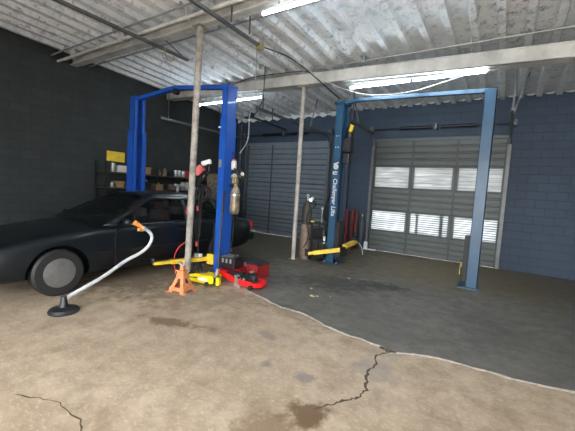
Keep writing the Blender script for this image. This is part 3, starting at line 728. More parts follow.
for sx in (-1, 1):
    P = [gp(sx, *colsY[0], 0)+Vector((sx*.01, 0, -.0))]
    belt = [gp(sx, y, y, 0)+Vector((sx*.014, 0, .0)) for y in (2.8, 3.5, 4.3, 5.0, 5.5)]
    obj('belt_molding', MB().tube(belt, .008, 6, 3), 'chrome', car, smooth=True)
    drip = [gp(sx, 2.78, 3.66, j)+Vector((sx*.008, 0, .004)) for j in (0.05, .3, .6, .9)]+[gp(sx, y, y, 1)+Vector((sx*.01, 0, -.01)) for y in (3.85, 4.35, 4.95)]
    obj('drip_molding', MB().tube(drip, .007, 6, 4), 'silver', car, smooth=True)
    mr = obj('side_mirror', MB().sph((CX+sx*.99, 3.0, 1.0), .1, (.85, .5, .62), 18), 'carpaint', car, smooth=2)
    obj('mirror_glass', MB().box((CX+sx*.99-.065, 3.045, .955), (CX+sx*.99+.065, 3.055, 1.045), bev=.004), 'chrome', mr)
    for y in (4.12, 5.05): obj('door_handle', MB().box((CX+sx*.92-.014, y-.08, .80), (CX+sx*.92+.022, y+.08, .83), bev=.008), 'blackgloss', car)
    obj('side_molding', MB().tube([(CX+sx*.936, y, .56) for y in (2.6, 3.4, 4.4, 4.78)], .012, 6, 2), 'blackgloss', car, smooth=True)
    gaps = MB()
    for y in (2.88, 4.33): gaps.box((CX+sx*.929-.006, y-.004, .3), (CX+sx*.929+.006, y+.004, .93))
    obj('door_seam', gaps, 'black', car)
    obj('tail_lamp', MB().box((CX+sx*.74-.1, 6.29, .70), (CX+sx*.74+.085, 6.385, .86), bev=.02), 'taillight', car)
    obj('head_lamp', MB().box((CX+sx*.58-.14, 1.27, .56), (CX+sx*.58+.12, 1.40, .68), bev=.02), 'silver', car)
obj('rear_bumper', MB().box((CX-.82, 6.26, .40), (CX+.82, 6.46, .60), bev=.04), 'carpaint', car)
o = obj('bumper_trim', MB().box((CX-.80, 6.44, .60), (CX+.83, 6.475, .625), bev=.006), 'silver', car)
obj('front_bumper', MB().box((CX-.80, 1.2, .34), (CX+.80, 1.42, .54), bev=.04), 'carpaint', car)
obj('grille', MB().box((CX-.3, 1.255, .56), (CX+.3, 1.30, .68), bev=.01), 'chrome', car)
for y in AX:
    for sx in (-1, 1):
        xo = CX+sx*.90; xi = CX+sx*.70
        wh = obj('wheel', MB().lathe([(.20, 0), (.30, .0), (.325, .03), (.325, .17), (.30, .2), (.2, .2)], (min(xo, xi), y, .33), 36, (1, 0, 0)), 'black', car, smooth=True)
        obj('hub_cap', MB().lathe([(.21, 0), (.2, .018), (.12, .03), (.05, .035), (.0, .03)], (xo-sx*.015, y, .33), 28, (sx, 0, 0)), 'hubcap', wh, smooth=True)
for sx in (-1, 1):
    for y in (4.0, 4.95):
        st = obj('seat', MB().box((CX+sx*.37-.24, y, .93), (CX+sx*.37+.24, y+.13, 1.13), bev=.04), 'seat', car)
        obj('headrest', MB().box((CX+sx*.37-.12, y+.02, 1.14), (CX+sx*.37+.12, y+.1, 1.28), bev=.03), 'seat', st)
obj('steering_wheel', MB().tube([(CX+.37+.17*math.cos(a), 3.42+.05*math.sin(a), 1.0+.14*math.sin(a)) for a in [k*math.pi/8 for k in range(17)]], .012, 8, 2), 'black', car, smooth=True)

# ------------------------------------------------------------------ pale hose with orange nozzle (stands up off the reel on the floor in front of the car)
t = thing('hose', 'pale curved hose ending in an orange nozzle in front of the car door', 'hose', (-4.55, 2.45, 0))
obj('hose_pipe', MB().tube([(-4.4, 1.9, .16), (-4.55, 2.45, .31), (-4.68, 2.85, .45), (-4.69, 3.1, .54), (-4.69, 3.24, .64), (-4.7, 3.3, .76), (-4.7, 3.25, .86), (-4.7, 3.1, .96)], .026, 12), 'clear_hose', t, smooth=True)
obj('nozzle', MB().cyl((-4.7, 3.12, .95), (-4.71, 3.0, 1.02), .026, .04).cyl((-4.70, 3.13, .90), (-4.70, 3.06, .91), .028), 'orange_tip', t, smooth=True)
obj('nozzle_ring', MB().cyl((-4.7, 3.14, .93), (-4.7, 3.17, .91), .038), 'silver', t, smooth=True)
obj('hose_foot', MB().lathe([(.16, 0), (.17, .02), (.15, .05), (.05, .07), (.035, .16), (.03, .2)], (-4.4, 1.9, 0)), 'dark_steel', t, smooth=True)

# ------------------------------------------------------------------ orange jack stand
js = thing('jack_stand', 'orange steel jack stand on the floor in front of the nearer pole', 'jack stand', (-4.08, 3.42, 0), R(12))
mb = MB(); b0, t0, zt = .145, .045, .27
for sx, sy in ((1, 1), (-1, 1), (-1, -1), (1, -1)):      # four angle-iron legs
    for dx, dy in ((1, 0), (0, 1)):
        p0 = Vector((sx*b0, sy*b0, .0)); p1 = Vector((sx*t0, sy*t0, zt)); wd = Vector((-sx*.07*dx, -sy*.07*dy, 0)); wt_ = Vector((-sx*.045*dx, -sy*.045*dy, 0))
        mb.add([p0, p0+wd, p1+wt_, p1], [(0, 1, 2, 3)])
        q = Vector((-sx*.004*dy, -sy*.004*dx, 0)); mb.add([p0+q, p0+wd+q, p1+wt_+q, p1+q], [(0, 1, 2, 3)])
obj('leg_frame', mb, 'orange', js, world=False)
br = MB()
for z, bb in ((.055, .128), (.235, .06)):
    for s in (-1, 1):
        br.box((-bb, s*bb-.005, z-.028), (bb, s*bb+.005, z+.028)).box((s*bb-.005, -bb, z-.028), (s*bb+.005, bb, z+.028))
obj('cross_plate', br, 'orange', js, world=False)
for sx, sy in ((1, 1), (-1, 1), (-1, -1), (1, -1)):
    obj('foot', MB().box((sx*.145-.03, sy*.145-.03, 0), (sx*.145+.03, sy*.145+.03, .008)), 'orange', js, world=False)
obj('collar', MB().box((-.06, -.06, .24), (.06, .06, .33), bev=.008), 'orange', js, world=False)
obj('ratchet_post', MB().box((-.03, -.025, .2), (.03, .025, .42), bev=.004), 'orange', js, world=False)
sadd = MB().prism([(-.07, .46), (-.055, .46), (-.02, .43), (.02, .43), (.055, .46), (.07, .46), (.04, .405), (-.04, .405)], -.03, .03, 'Y')
o = obj('saddle', sadd, 'silver', js, world=False); o['label'] = 'bare metal saddle'
obj('pawl_handle', MB().tube([(-.06, 0, .3), (-.11, 0, .31), (-.13, 0, .27)], .009), 'orange', js, world=False, smooth=True)

# ------------------------------------------------------------------ yellow floor jack; local +X = handle end
yj = thing('floor_jack', 'low yellow floor jack with a long dark handle leaning on the royal blue column', 'floor jack', (-4.16, 3.98, 0), R(14))
for s in (-1, 1):
    side = MB().prism([(-.30, .03), (-.31, .07), (-.1, .10), (-.02, .155), (.2, .165), (.235, .13), (.235, .05), (.12, .02), (-.05, .03)], s*.13-.006, s*.13+.006, 'Y')
    obj('side_plate', side, 'jack_yellow', yj, world=False, bevel=.003)
o = obj('maker_sticker', MB().box((-.05, -.1395, .07), (.12, -.137, .125)), 'white', yj, world=False); o['label'] = 'worn white sticker'
obj('top_cover', MB().prism([(-.02, .155), (.2, .165), (.2, .158), (-.02, .148)], -.13, .13, 'Y'), 'jack_yellow', yj, world=False)
la = obj('lifting_arm', MB().prism([(.12, .12), (.12, .16), (-.28, .125), (-.30, .085), (-.24, .08)], -.05, .05, 'Y'), 'jack_yellow', yj, world=False, bevel=.004)
obj('saddle', MB().cyl((-.27, 0, .12), (-.27, 0, .14), .05), 'black', la, world=False, smooth=True)
obj('axle', MB().cyl((-.25, -.16, .04), (-.25, .16, .04), .012), 'dark_steel', yj, world=False)
for s in (-1, 1):
    obj('front_wheel', MB().cyl((-.25, s*.145, .04), (-.25, s*.185, .04), .04), 'black', yj, world=False, smooth=True)
    obj('rear_caster', MB().cyl((.13, s*.15, .035), (.13, s*.185, .035), .035), 'black', yj, world=False, smooth=True)
obj('handle_socket', MB().cyl((.2, 0, .09), (.235, 0, .27), .034), 'silver', yj, world=False, smooth=True)
obj('socket_yoke', MB().box((.18, -.07, .05), (.29, .07, .12), bev=.01), 'dark_steel', yj, world=False)
o = obj('release_knob', MB().box((.27, -.13, .02), (.33, -.04, .15), bev=.015), 'jack_yellow', yj, world=False)
obj('handle', MB().tube([(-3.935, 4.04, .22), (-4.0, 4.13, .85), (-4.1, 4.28, 1.56)], .017, 12, 1), 'dark_steel', yj, smooth=True)
obj('handle_grip', MB().tube([(-4.045, 4.20, 1.2), (-4.10, 4.28, 1.57)], .022, 12, 0), 'black', yj, smooth=True)

# ------------------------------------------------------------------ red floor jack
rj = thing('floor_jack', 'long bright red floor jack with silver casters, right of the royal blue column', 'floor jack', (-3.68, 4.36, 0), R(-2))
for s in (-1, 1):
    pr_ = [(-.48, .13), (-.47, .20), (-.30, .205), (-.05, .14), (.15, .12), (.33, .13), (.43, .115), (.45, .07), (.38, .035), (.1, .03), (-.15, .06), (-.35, .12)]
    obj('side_plate', MB().prism(pr_, s*.15-.007, s*.15+.007, 'Y'), 'red', rj, world=False, bevel=.003)
obj('nose_plate', MB().prism([(.37, -.157), (.44, -.13), (.48, -.06), (.49, 0), (.48, .06), (.44, .13), (.37, .157)], .045, .115, 'Z'), 'red', rj, world=False, bevel=.004)
obj('cover_plate', MB().box((-.47, -.15, .19), (-.25, .15, .2)), 'red', rj, world=False)
la = obj('lifting_arm', MB().prism([(-.2, .10), (-.2, .17), (.3, .15), (.36, .10)], -.055, .055, 'Y'), 'black', rj, world=False, bevel=.005)
obj('saddle', MB().cyl((.28, 0, .15), (.28, 0, .19), .06).cyl((.28, 0, .19), (.28, 0, .2), .07), 'dark_steel', la, world=False, smooth=True)
obj('hydraulic_ram', MB().cyl((-.3, 0, .14), (.05, 0, .17), .045), 'dark_steel', rj, world=False, smooth=True)
obj('cross_shaft', MB().cyl((.1, -.19, .16), (.1, .19, .16), .02), 'dark_steel', rj, world=False, smooth=True)
for x, s in ((.1, -1), (.1, 1), (.2, -1)):
    obj('shaft_cap', MB().cyl((x, s*.15, .15), (x, s*.175, .15), .022), 'silver', rj, world=False, smooth=True)
for s in (-1, 1):
    cs = obj('caster', MB().cyl((.07, s*.20-.015, .038), (.07, s*.20+.015, .038), .038), 'silver', rj, world=False, smooth=True)
    obj('caster_fork', MB().box((.05, s*.20-.024, .03), (.09, s*.20-.017, .19)).box((.05, s*.20+.017, .03), (.09, s*.20+.024, .19)).box((.04, s*.19-.04, .18), (.10, s*.19+.04, .2)), 'silver', cs, world=False)
    obj('front_wheel', MB().cyl((.36, s*.165, .045), (.36, s*.195, .045), .042), 'dark_steel', rj, world=False, smooth=True)
cs = obj('caster', MB().cyl((.14, -.24, .03), (.14, -.205, .03), .03), 'silver', rj, world=False, smooth=True)
obj('handle_socket', MB().cyl((-.42, 0, .19), (-.46, 0, .42), .03), 'dark_steel', rj, world=False, smooth=True)

# black case resting on the red jack
t = thing('battery_box', 'black ribbed box lying tilted on the handle end of the red floor jack', 'box', (-3.98, 4.40, .215), R(8))
t.scale = (1.15, 1.15, 1.15)
obj('case', MB().box((-.13, -.10, .01), (.13, .12, .16), bev=.012), 'blackgloss', t, world=False)
lid = MB().box((-.14, -.11, .155), (.14, .13, .19), bev=.008)
obj('lid', lid, 'dark_steel', t, world=False)
for k in range(3): obj('latch', MB().box((-.09+k*.07, -.114, .10), (-.06+k*.07, -.098, .165)), 'silver', t, world=False)
obj('carry_handle', MB().tube([(-.08, 0, .19), (-.07, 0, .225), (.07, 0, .225), (.08, 0, .19)], .009), 'black', t, world=False, smooth=True)
obj('vent_rib', MB().box((-.1, -.1, .19), (-.08, .12, .2)).box((-.05, -.1, .19), (-.03, .12, .2)).box((0, -.1, .19), (.02, .12, .2)).box((.05, -.1, .19), (.07, .12, .2)), 'silver', t, world=False)

# dark red tool crate behind the red jack
t = thing('tool_crate', 'dark red crate with a grey lid behind the red floor jack', 'crate', (-3.92, 4.92, 0.006), R(-4))
cr = MB(); L_, W_, H_ = .60, .32, .25
cr.box((-L_/2, -W_/2, 0), (L_/2, W_/2, .012)).box((-L_/2, -W_/2, 0), (L_/2, -W_/2+.01, H_)).box((-L_/2, W_/2-.01, 0), (L_/2, W_/2, H_)).box((-L_/2, -W_/2, 0), (-L_/2+.01, W_/2, H_)).box((L_/2-.01, -W_/2, 0), (L_/2, W_/2, H_))
obj('body', cr, 'dkred', t, world=False)
for k in range(7):
    x = -L_/2+.05+k*(L_-.1)/6; obj('side_rib', MB().box((x-.01, -W_/2-.012, .02), (x+.01, -W_/2, H_-.02)), 'dkred', t, world=False)
obj('lid', MB().prism([(-.31, .25), (-.30, .27), (-.2, .30), (.2, .30), (.29, .27), (.31, .25)], -.17, .17, 'Y'), 'dark_steel', t, world=False, bevel=.005)
obj('latch', MB().box((-.03, -.185, .2), (.03, -.165, .27)), 'silver', t, world=False)

# ------------------------------------------------------------------ tank hung on the outside face of the near column
t = thing('hanging_tank', 'tan metal tank with brass valves hung on the side of the royal blue column', 'tank', (-4.22, 4.66, 1.15))
obj('tank_shell', MB().lathe([(.0, 0), (.06, .0), (.085, .03), (.092, .08), (.086, .40), (.07, .47), (.04, .50), (.03, .58)], (-4.2, 4.67, 1.15)), 'tank', t, smooth=True)
obj('side_strap', MB().lathe([(.082, 0), (.092, 0), (.092, .02), (.082, .02)], (-4.2, 4.67, 1.5)), 'silver', t)
v = obj('valve_block', MB().box((-4.25, 4.61, 1.72), (-4.15, 4.72, 1.82), bev=.01).cyl((-4.2, 4.55, 1.84), (-4.2, 4.8, 1.84), .025), 'brass', t)
obj('gauge', MB().cyl((-4.14, 4.55, 1.86), (-4.11, 4.53, 1.86), .04), 'silver', v, smooth=True)
obj('gauge', MB().cyl((-4.14, 4.76, 1.90), (-4.11, 4.74, 1.90), .035), 'offwhite', v, smooth=True)
obj('upper_canister', MB().lathe([(.03, 0), (.05, .02), (.05, .15), (.03, .18)], (-4.22, 4.62, 1.96)), 'offwhite', t, smooth=True)
o = obj('canister_cap', MB().lathe([(.035, 0), (.04, .01), (.03, .03)], (-4.22, 4.62, 2.13)), 'redrubber', t, smooth=True); o['label'] = 'red cap'
obj('coupling', MB().cyl((-4.2, 4.66, 1.82), (-4.22, 4.63, 1.98), .018), 'silver', t, smooth=True)
obj('side_hose', MB().tube([(-4.14, 4.74, 1.88), (-4.08, 4.80, 1.75), (-4.09, 4.8, 1.55), (-4.11, 4.76, 1.42)], .012), 'black', t, smooth=True)
obj('pressure_line', MB().tube([(-4.22, 4.60, 2.0), (-4.12, 4.58, 1.95), (-4.08, 4.62, 1.8), (-4.13, 4.66, 1.68)], .014).tube([(-4.25, 4.72, 2.0), (-4.16, 4.78, 1.96), (-4.15, 4.8, 1.8), (-4.2, 4.74, 1.68)], .014), 'dark_steel', t, smooth=True)
obj('pump_body', MB().cyl((-4.2, 4.58, 1.92), (-4.2, 4.76, 1.92), .045), 'dark_steel', t, smooth=True)
obj('hanging_bracket', MB().box((-4.31, 4.62, 1.66), (-4.23, 4.72, 1.70)), 'dark_steel', t)

# ------------------------------------------------------------------ work-light stand with cords between pole and column
t = thing('work_light_stand', 'black stand with a red lamp and a white lamp, left of the royal blue column', 'work light', (-4.78, 4.36, 0))
X0, Y0 = -4.78, 4.36
obj('upright', MB().cyl((X0, Y0, .05), (X0-.02, Y0, 1.95), .018), 'black', t, smooth=True)
for k in range(3):
    a = R(90+120*k); obj('leg', MB().cyl((X0, Y0, .3), (X0+.12*math.cos(a), Y0+.12*math.sin(a), .01), .012), 'black', t, smooth=True)
def lamp(cx, cy, cz, m_, rot, label, sz):
    mtx = Matrix.Translation((cx, cy, cz)) @ Matrix.Rotation(rot[2], 4, 'Z') @ Matrix.Rotation(rot[1], 4, 'Y')
    h = obj('lamp_head', MB().box((-sz[0]/2, -.05, -sz[1]/2), (sz[0]/2, .05, sz[1]/2), mtx, bev=.018), m_, t); h['label'] = label
    obj('lens', MB().box((-sz[0]/2+.015, -.056, -sz[1]/2+.015), (sz[0]/2-.015, -.048, sz[1]/2-.015), mtx), m_, h)
    return h
lamp(X0-.06, Y0, 1.93, 'lens_red', (0, R(-40), R(32)), 'red lamp head', (.19, .15))
lamp(X0+.12, Y0, 2.07, 'white', (0, R(-20), R(32)), 'white lamp head', (.18, .085))
obj('lamp_arm', MB().tube([(X0, Y0, 1.9), (X0+.1, Y0, 1.92), (X0+.12, Y0, 2.02), (X0+.09, Y0, 2.08)], .014), 'black', t, smooth=True)
obj('lamp_arm', MB().tube([(X0, Y0, 1.8), (X0-.07, Y0+.02, 1.84), (X0-.11, Y0+.02, 1.88)], .014), 'black', t, smooth=True)
obj('lamp_arm', MB().tube([(X0, Y0, 1.7), (X0+.15, Y0, 1.85), (X0+.20, Y0, 1.98), (X0+.14, Y0, 2.06)], .02), 'blackgloss', t, smooth=True)
cz = MB()
for i in range(5):
    rr = .13-.012*i; c0 = (X0+.07+.01*i, Y0+.03*i-.03, 1.5)
    cz.tube([(c0[0]+rr*math.cos(a), c0[1]+.01*math.sin(3*a), c0[2]+rr*1.25*math.sin(a)) for a in [k*math.pi/8 for k in range(17)]], .013, 8, 2)
obj('cord_coil', cz, 'black', t, smooth=True)
obj('cord', MB().tube([(X0+.05, Y0-.02, 1.6), (X0+.0, Y0-.04, 1.35), (X0-.05, Y0-.03, .9), (X0-.02, Y0-.03, .55)], .012), 'black', t, smooth=True)
obj('cord', MB().tube([(X0-.05, Y0-.02, 1.8), (X0-.12, Y0-.03, 1.3), (X0-.1, Y0-.03, .8), (X0-.14, Y0-.03, .35)], .014), 'black', t, smooth=True)
obj('cord', MB().tube([(X0+.1, Y0-.02, 1.6), (X0+.08, Y0-.04, 1.2), (X0+.06, Y0-.03, .7)], .011), 'black', t, smooth=True)
for z, x in ((1.17, -.02), (.5, -.01)):
    o = obj('plug', MB().cyl((X0+x, Y0-.04, z), (X0+x-.005, Y0-.04, z+.09), .022), 'lens_red', t, smooth=True); o['label'] = 'pinkish red plug'
# red air hose on the pole
t = thing('air_hose', 'red air hose looped on the nearer pole and hanging to the floor', 'hose', (-4.72, 4.1, .02))
obj('hose_pipe', MB().tube([(-4.74, 4.11, 1.25), (-4.80, 4.17, 1.22), (-4.84, 4.2, 1.08), (-4.84, 4.2, .8), (-4.83, 4.2, .45), (-4.86, 4.16, .2), (-4.9, 4.1, .03), (-4.93, 3.98, .03), (-4.92, 3.93, .3), (-4.86, 3.96, .5), (-4.76, 4.06, .62)], .011), 'redrubber', t, smooth=True)
obj('hose_hook', MB().tube([(-4.72, 4.08, 1.2), (-4.78, 4.14, 1.18), (-4.82, 4.16, 1.24)], .012), 'dark_steel', t, smooth=True)
obj('hose_fitting', MB().box((-4.87, 4.16, .32), (-4.80, 4.22, .48), bev=.01), 'redrubber', t)
obj('hose_coil', MB().tube([(-4.74+.05*math.cos(a)-.02, 4.1-.03+.02*math.sin(a), 1.2+.08*math.sin(a)) for a in [k*math.pi/6 for k in range(25)]], .014, 8, 2), 'redrubber', t, smooth=True)

# ------------------------------------------------------------------ gas cylinder, stand and clutter by the right-hand column
t = thing('gas_cylinder', 'tall brown gas cylinder with a regulator beside the farther pole', 'gas cylinder', (-4.04, 7.12, .006))
x, y = -4.04, 7.12
obj('lower_shell', MB().lathe([(.10, 0), (.125, .01), (.125, .84), (.12, .85)], (x, y, .006), 28), 'rust', t, smooth=True)
o = obj('upper_shell', MB().lathe([(.118, .84), (.12, 1.2), (.115, 1.26), (.09, 1.34), (.045, 1.40), (.04, 1.44)], (x, y, .006), 28), 'olive', t, smooth=True); o['label'] = 'dark olive upper half'
obj('valve', MB().cyl((x, y, 1.44), (x, y, 1.54), .02).cyl((x-.03, y, 1.56), (x+.03, y, 1.56), .03).cyl((x, y, 1.54), (x, y, 1.6), .03, .02), 'silver', t, smooth=True)
rg = obj('regulator', MB().cyl((x, y, 1.49), (x+.16, y-.04, 1.46), .022).cyl((x+.1, y-.03, 1.46), (x+.12, y-.06, 1.46), .045), 'silver', t, smooth=True)
obj('gauge', MB().cyl((x+.16, y-.06, 1.5), (x+.165, y-.09, 1.5), .035), 'offwhite', rg, smooth=True)
obj('gas_hose', MB().tube([(x+.16, y-.04, 1.45), (x+.24, y-.02, 1.36), (x+.1, y-.14, 1.15), (x+.08, y-.15, .95), (x+.15, y-.13, .6), (x+.05, y-.15, .3)], .014), 'black', t, smooth=True)
t = thing('welder_cart', 'black wheeled cart of tools between the gas cylinder and the steel-blue column', 'cart', (-3.68, 7.3, .006))
for i, (a, b) in enumerate([((-3.88, 7.12), 0), ((-3.53, 7.12), 0), ((-3.88, 7.5), 0), ((-3.53, 7.5), 0)]):
    obj('leg', MB().box((a[0]-.015, a[1]-.015, .08), (a[0]+.015, a[1]+.015, .93)), 'dark_steel', t)
    obj('caster', MB().cyl((a[0]-.015, a[1], .046), (a[0]+.015, a[1], .046), .04), 'black', t, smooth=True)
for z in (.12, .48, .88): obj('shelf', MB().box((-3.92, 7.08, z), (-3.5, 7.54, z+.04)), 'black', t)
o = obj('yellow_label', MB().box((-3.9, 7.07, .93), (-3.8, 7.1, .96)), 'yellow', t); o['label'] = 'small yellow plate'
obj('push_bar', MB().tube([(-3.88, 7.1, .9), (-4.1, 6.98, .93), (-4.2, 6.96, .92)], .02), 'black', t, smooth=True)
t = thing('tool_case', 'black equipment case on the lower shelf of the black cart', 'case', (-3.7, 7.3, .52))
obj('case_body', MB().box((-3.86, 7.14, .52), (-3.56, 7.46, .78), bev=.02), 'blackgloss', t); obj('case_handle', MB().tube([(-3.78, 7.3, .78), (-3.77, 7.3, .82), (-3.65, 7.3, .82), (-3.64, 7.3, .78)], .01), 'black', t, smooth=True)
t = thing('welding_hose_bundle', 'black hoses hanging on the left side of the steel-blue column', 'hose', (-3.52, 7.3, 1.1))
hb = MB()
for i in range(4):
    hb.tube([(-3.49-.02*i, 7.2+.05*i, 1.75-.05*i), (-3.56-.02*i, 7.15+.05*i, 1.4), (-3.6-.01*i, 7.12+.06*i, 1.1), (-3.54-.02*i, 7.14+.05*i, .96)], .015)
obj('hoses', hb, 'black', t, smooth=True)
o = obj('tag_plate', MB().box((-3.54, 7.1, .45), (-3.49, 7.12, .62)), 'white', t); o['label'] = 'white plate on the side'
tag(obj('ball_hook', MB().sph((-3.72, 7.3, 1.27), .03, n=12).cyl((-3.72, 7.3, .92), (-3.72, 7.3, 1.25), .008), 'white', smooth=True), 'white knobbed rod standing on the black cart', 'rod')

# red and blue upright gear by the pilaster
t = thing('engine_hoist', 'dim red folded engine hoist standing against the back wall between the doors', 'hoist', (-3.85, 9.6, .006))
for x in (-4.02, -3.84): obj('mast', MB().box((x-.04, 9.56, .05), (x+.04, 9.66, 1.18)), 'hoistred', t)
obj('base_leg', MB().box((-4.1, 9.3, .02), (-4.0, 9.75, .1)).box((-3.82, 9.3, .02), (-3.72, 9.75, .1)), 'hoistred', t)
obj('boom', MB().bar((-3.68, 9.5, .55), (-3.72, 9.55, 1.2), .05, .07), 'hoistred', t)
obj('ram', MB().cyl((-3.68, 9.46, .55), (-3.70, 9.5, .85), .04), 'hoistred', t, smooth=True)
for z in (.35, 1.1): obj('crosspiece', MB().box((-4.1, 9.58, z), (-3.64, 9.64, z+.06)), 'dark_steel', t)
for x in (-4.05, -3.77): obj('caster', MB().cyl((x-.02, 9.34, .035), (x+.02, 9.34, .035), .03), 'black', t, smooth=True)
t = thing('oxygen_bottle', 'dark blue bottle beside the red hoist at the back wall', 'gas cylinder', (-3.58, 9.72, .006))
obj('shell', MB().lathe([(.08, 0), (.09, .02), (.09, .85), (.05, .96), (.03, 1.0)], (-3.58, 9.70, .006)), 'stile', t, smooth=True)
obj('valve', MB().cyl((-3.58, 9.70, 1.0), (-3.58, 9.7, 1.08), .02), 'brass', t, smooth=True)

# ------------------------------------------------------------------ shelf and clutter along the left wall
sh = thing('shelf_unit', 'long dark shelving along the left wall beyond the car', 'shelf', (-8.75, 6.8, 0))
for z in (.9, 1.46, 1.86): obj('shelf_board', MB().box((-9.04, 4.6, z-.03), (-8.5, 9.1, z)), 'wood', sh)
for y in (4.62, 6.1, 7.6, 9.06):
    obj('post', MB().box((-8.55, y-.02, 0), (-8.5, y+.02, 2.12 if y < 8 else 1.9)), 'dark_steel', sh)
    obj('post', MB().box((-9.04, y-.02, 0), (-8.99, y+.02, 2.12 if y < 8 else 1.9)), 'dark_steel', sh)
kinds = [('storage_box', 'box'), ('bottle', 'bottle'), ('paint_can', 'can'), ('plastic_bin', 'bin')]
cols_ = {'storage_box': [('cardboard', 'brown cardboard box'), ('offwhite', 'dull white carton'), ('dkred', 'dark red box')],
         'bottle': [('rust', 'brown bottle'), ('offwhite', 'white bottle'), ('brass', 'amber bottle')],
         'paint_can': [('silver', 'silver can'), ('conduit', 'grey can')], 'plastic_bin': [('cardboard', 'tan bin'), ('black', 'black bin'), ('rust', 'brown bin')]}
seq = []
y = 4.8; prev = None
rnd = random.Random(5)
items = []
for z, lvl, y_end in ((1.86, 'top', 8.95), (1.46, 'middle', 8.95)):
    y = 4.78
    while y < y_end:
        k = rnd.choice(kinds); m_, cl = rnd.choice(cols_[k[0]]); wd = rnd.uniform(.16, .32) if k[0] in ('storage_box', 'plastic_bin') else rnd.uniform(.09, .14)
        ht = rnd.uniform(.14, .30)
        if y+wd > 6.06 and y < 6.14: y = 6.15
        if y+wd > 7.56 and y < 7.64: y = 7.65
        items.append((k, m_, cl, y+wd/2, wd, ht, z, lvl)); y += wd+rnd.uniform(.015, .06)
nm = {}
ordw = ['first', 'second', 'third', 'fourth', 'fifth', 'sixth', 'seventh', 'eighth', 'ninth', 'tenth', 'eleventh', 'twelfth']
tot = {}
for it in items: tot[(it[2], it[7])] = tot.get((it[2], it[7]), 0)+1
cnt = {}
for k, m_, cl, yc, wd, ht, z, lvl in items:
    key = (cl, lvl); i = cnt.get(key, 0); cnt[key] = i+1
    lb = f'{cl} on the {lvl} shelf of the left wall' if tot[key] == 1 else f'{ordw[i]} {cl} from the left on the {lvl} shelf of the left wall'
    xc = -8.72
    t = thing(k[0], lb, k[1], (xc, yc, z), group=f'clutter on the {lvl} wall shelf')
    if k[0] == 'storage_box':
        obj('carton', MB().box((xc-.13, yc-wd/2, z), (xc+.13, yc+wd/2, z+ht), bev=.004), m_, t)
        obj('tape_strip', MB().box((xc-.02, yc-wd/2-.001, z+ht-.001), (xc+.02, yc+wd/2+.001, z+ht+.002)), 'tank', t)
    elif k[0] == 'bottle':
        r_ = wd*.45; obj('bottle_body', MB().lathe([(r_*.9, 0), (r_, .01), (r_, ht*.6), (r_*.4, ht*.8), (r_*.35, ht*.92)], (xc+.1, yc, z), 16), m_, t, smooth=True)
        obj('bottle_cap', MB().lathe([(r_*.42, ht*.92), (r_*.42, ht*1.02)], (xc+.1, yc, z), 16), 'black', t, smooth=True)
    elif k[0] == 'paint_can':
        r_ = wd*.5; obj('can_body', MB().lathe([(r_*.95, 0), (r_, .005), (r_, ht*.72)], (xc+.1, yc, z), 18), m_, t, smooth=True)
        obj('can_lid', MB().lathe([(r_*1.04, ht*.72), (r_*1.04, ht*.76), (r_*.9, ht*.76)], (xc+.1, yc, z), 18), 'silver', t, smooth=True)
    else:
        obj('bin_body', MB().prism([(yc-wd/2+.01, z), (yc+wd/2-.01, z), (yc+wd/2, z+ht*.7), (yc-wd/2, z+ht*.7)], xc-.14, xc+.14, 'X'), m_, t)
        obj('bin_rim', MB().box((xc-.15, yc-wd/2-.008, z+ht*.7-.015), (xc+.15, yc+wd/2+.008, z+ht*.7)), m_, t)
# workbench gear just behind the car roof
t = thing('bucket', 'white bucket with a red lid standing on a dark cabinet behind the windshield', 'bucket', (-7.75, 4.92, 1.45))
bx_, by_ = -7.75, 4.92
obj('pail', MB().lathe([(.10, 0), (.125, .24), (.13, .25)], (bx_, by_, 1.45)), 'offwhite', t, smooth=True)
o = obj('lid', MB().lathe([(.14, .22), (.14, .27), (.13, .28)], (bx_, by_, 1.45)), 'redrubber', t, smooth=True); o['label'] = 'red lid'
t = thing('tool_cabinet', 'dark tool cabinet behind the car near the far lift column', 'cabinet', (-7.8, 5.1, 0))
obj('body', MB().box((-8.1, 4.75, .05), (-7.55, 5.75, 1.45), bev=.01), 'dark_steel', t)
for k in range(5):
    dr = obj('drawer', MB().box((-7.552, 4.8, .12+k*.26), (-7.535, 5.7, .34+k*.26)), 'dark_steel', t)
    obj('pull', MB().box((-7.54, 5.0, .3+k*.26), (-7.52, 5.5, .32+k*.26)), 'silver', dr)
for nm_, kd, lb, x, y, w_, h_, m_ in [('tool_box', 'box', 'dark toolbox on the cabinet behind the windshield, right of the bucket', -7.8, 5.2, .26, .2, 'dark_steel'), ('storage_box', 'box', 'small brown carton on the cabinet behind the car, farthest from the bucket', -7.8, 5.58, .22, .16, 'cardboard')]:
    t = thing(nm_, lb, kd, (x, y, 1.45))
    obj('box_body', MB().box((x-.12, y-w_/2, 1.45), (x+.12, y+w_/2, 1.45+h_*.75), bev=.006), m_, t)
    obj('box_lid', MB().box((x-.125, y-w_/2-.005, 1.45+h_*.75), (x+.125, y+w_/2+.005, 1.45+h_), bev=.006), m_, t)
    if nm_ == 'tool_box': obj('handle', MB().tube([(x, y-.08, 1.65), (x, y-.07, 1.69), (x, y+.07, 1.69), (x, y+.08, 1.65)], .009), 'silver', t, smooth=True)
t = thing('sawhorse_rack', 'grey folding rack of bars showing above the car roof', 'rack', (-7.6, 6.4, 0))
for y in (6.1, 6.9):
    obj('leg', MB().cyl((-7.6, y-.18, 0), (-7.6, y, 1.62), .018), 'conduit', t, smooth=True)
    obj('leg', MB().cyl((-7.6, y+.18, 0), (-7.6, y, 1.62), .018), 'conduit', t, smooth=True)
obj('crossbar', MB().bar((-7.6, 6.0, 1.62), (-7.6, 7.3, 1.50), .05, .06), 'silver', t)
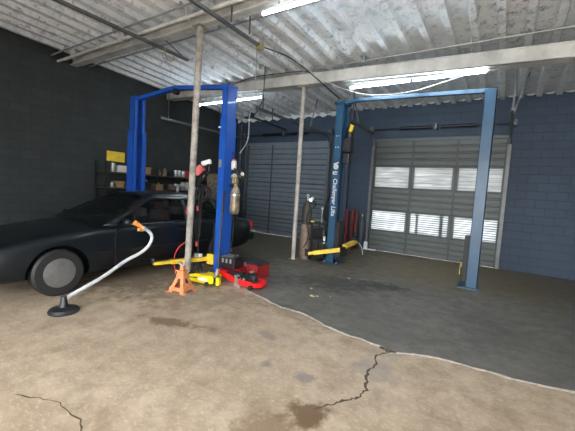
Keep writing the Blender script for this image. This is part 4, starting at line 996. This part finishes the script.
t = thing('beige_cabinet', 'pale beige cabinet against the left wall, seen between the pole and the royal blue column', 'cabinet', (-8.1, 8.3, 0))
obj('body', MB().box((-8.44, 7.95, .05), (-7.95, 8.75, 2.05), bev=.008), 'tank', t)
for y0, y1 in ((7.97, 8.34), (8.36, 8.73)):
    d = obj('door', MB().box((-7.952, y0, .1), (-7.935, y1, 2.0)), 'brass', t); obj('handle', MB().box((-7.94, y1-.05 if y0 < 8 else y0+.03, 1.0), (-7.915, y1-.03 if y0 < 8 else y0+.05, 1.15)), 'silver', d)
t = thing('wall_sign', 'small yellow sign on the left wall beyond the far lift column', 'sign', (-9.04, 4.95, 2.2))
obj('board', MB().box((-9.045, 4.9, 2.15), (-9.03, 5.4, 2.42)), 'yellow', t)
obj('border', MB().box((-9.03, 4.88, 2.13), (-9.024, 5.42, 2.15)).box((-9.03, 4.88, 2.42), (-9.024, 5.42, 2.44)), 'black', t)

# ------------------------------------------------------------------ camera, light
cam = bpy.data.cameras.new('camera'); co = bpy.data.objects.new('camera', cam); COL.objects.link(co)
yaw, pit, roll, F = .574015, -.074209, .061753, 334.32
fw = Vector((-math.sin(yaw)*math.cos(pit), math.cos(yaw)*math.cos(pit), math.sin(pit)))
r0 = Vector((math.cos(yaw), math.sin(yaw), 0)); u0 = r0.cross(fw)
r2 = r0*math.cos(roll)+u0*math.sin(roll); u2 = -r0*math.sin(roll)+u0*math.cos(roll)
co.matrix_world = Matrix(((r2.x, u2.x, -fw.x, 0), (r2.y, u2.y, -fw.y, 0), (r2.z, u2.z, -fw.z, 1.65), (0, 0, 0, 1)))
cam.sensor_fit = 'HORIZONTAL'; cam.sensor_width = 36; cam.lens = F*36/575; cam.clip_start = .05; cam.clip_end = 200
S.camera = co

wd_ = bpy.data.worlds.new('sky'); S.world = wd_; wd_.use_nodes = True
bg = wd_.node_tree.nodes['Background']; bg.inputs['Color'].default_value = (.97, .98, 1, 1); bg.inputs['Strength'].default_value = 6.2

S.view_settings.view_transform = 'Standard'; S.view_settings.look = 'None'; S.view_settings.gamma = 1; S.view_settings.use_curve_mapping = False
S.view_settings.exposure = 1.12
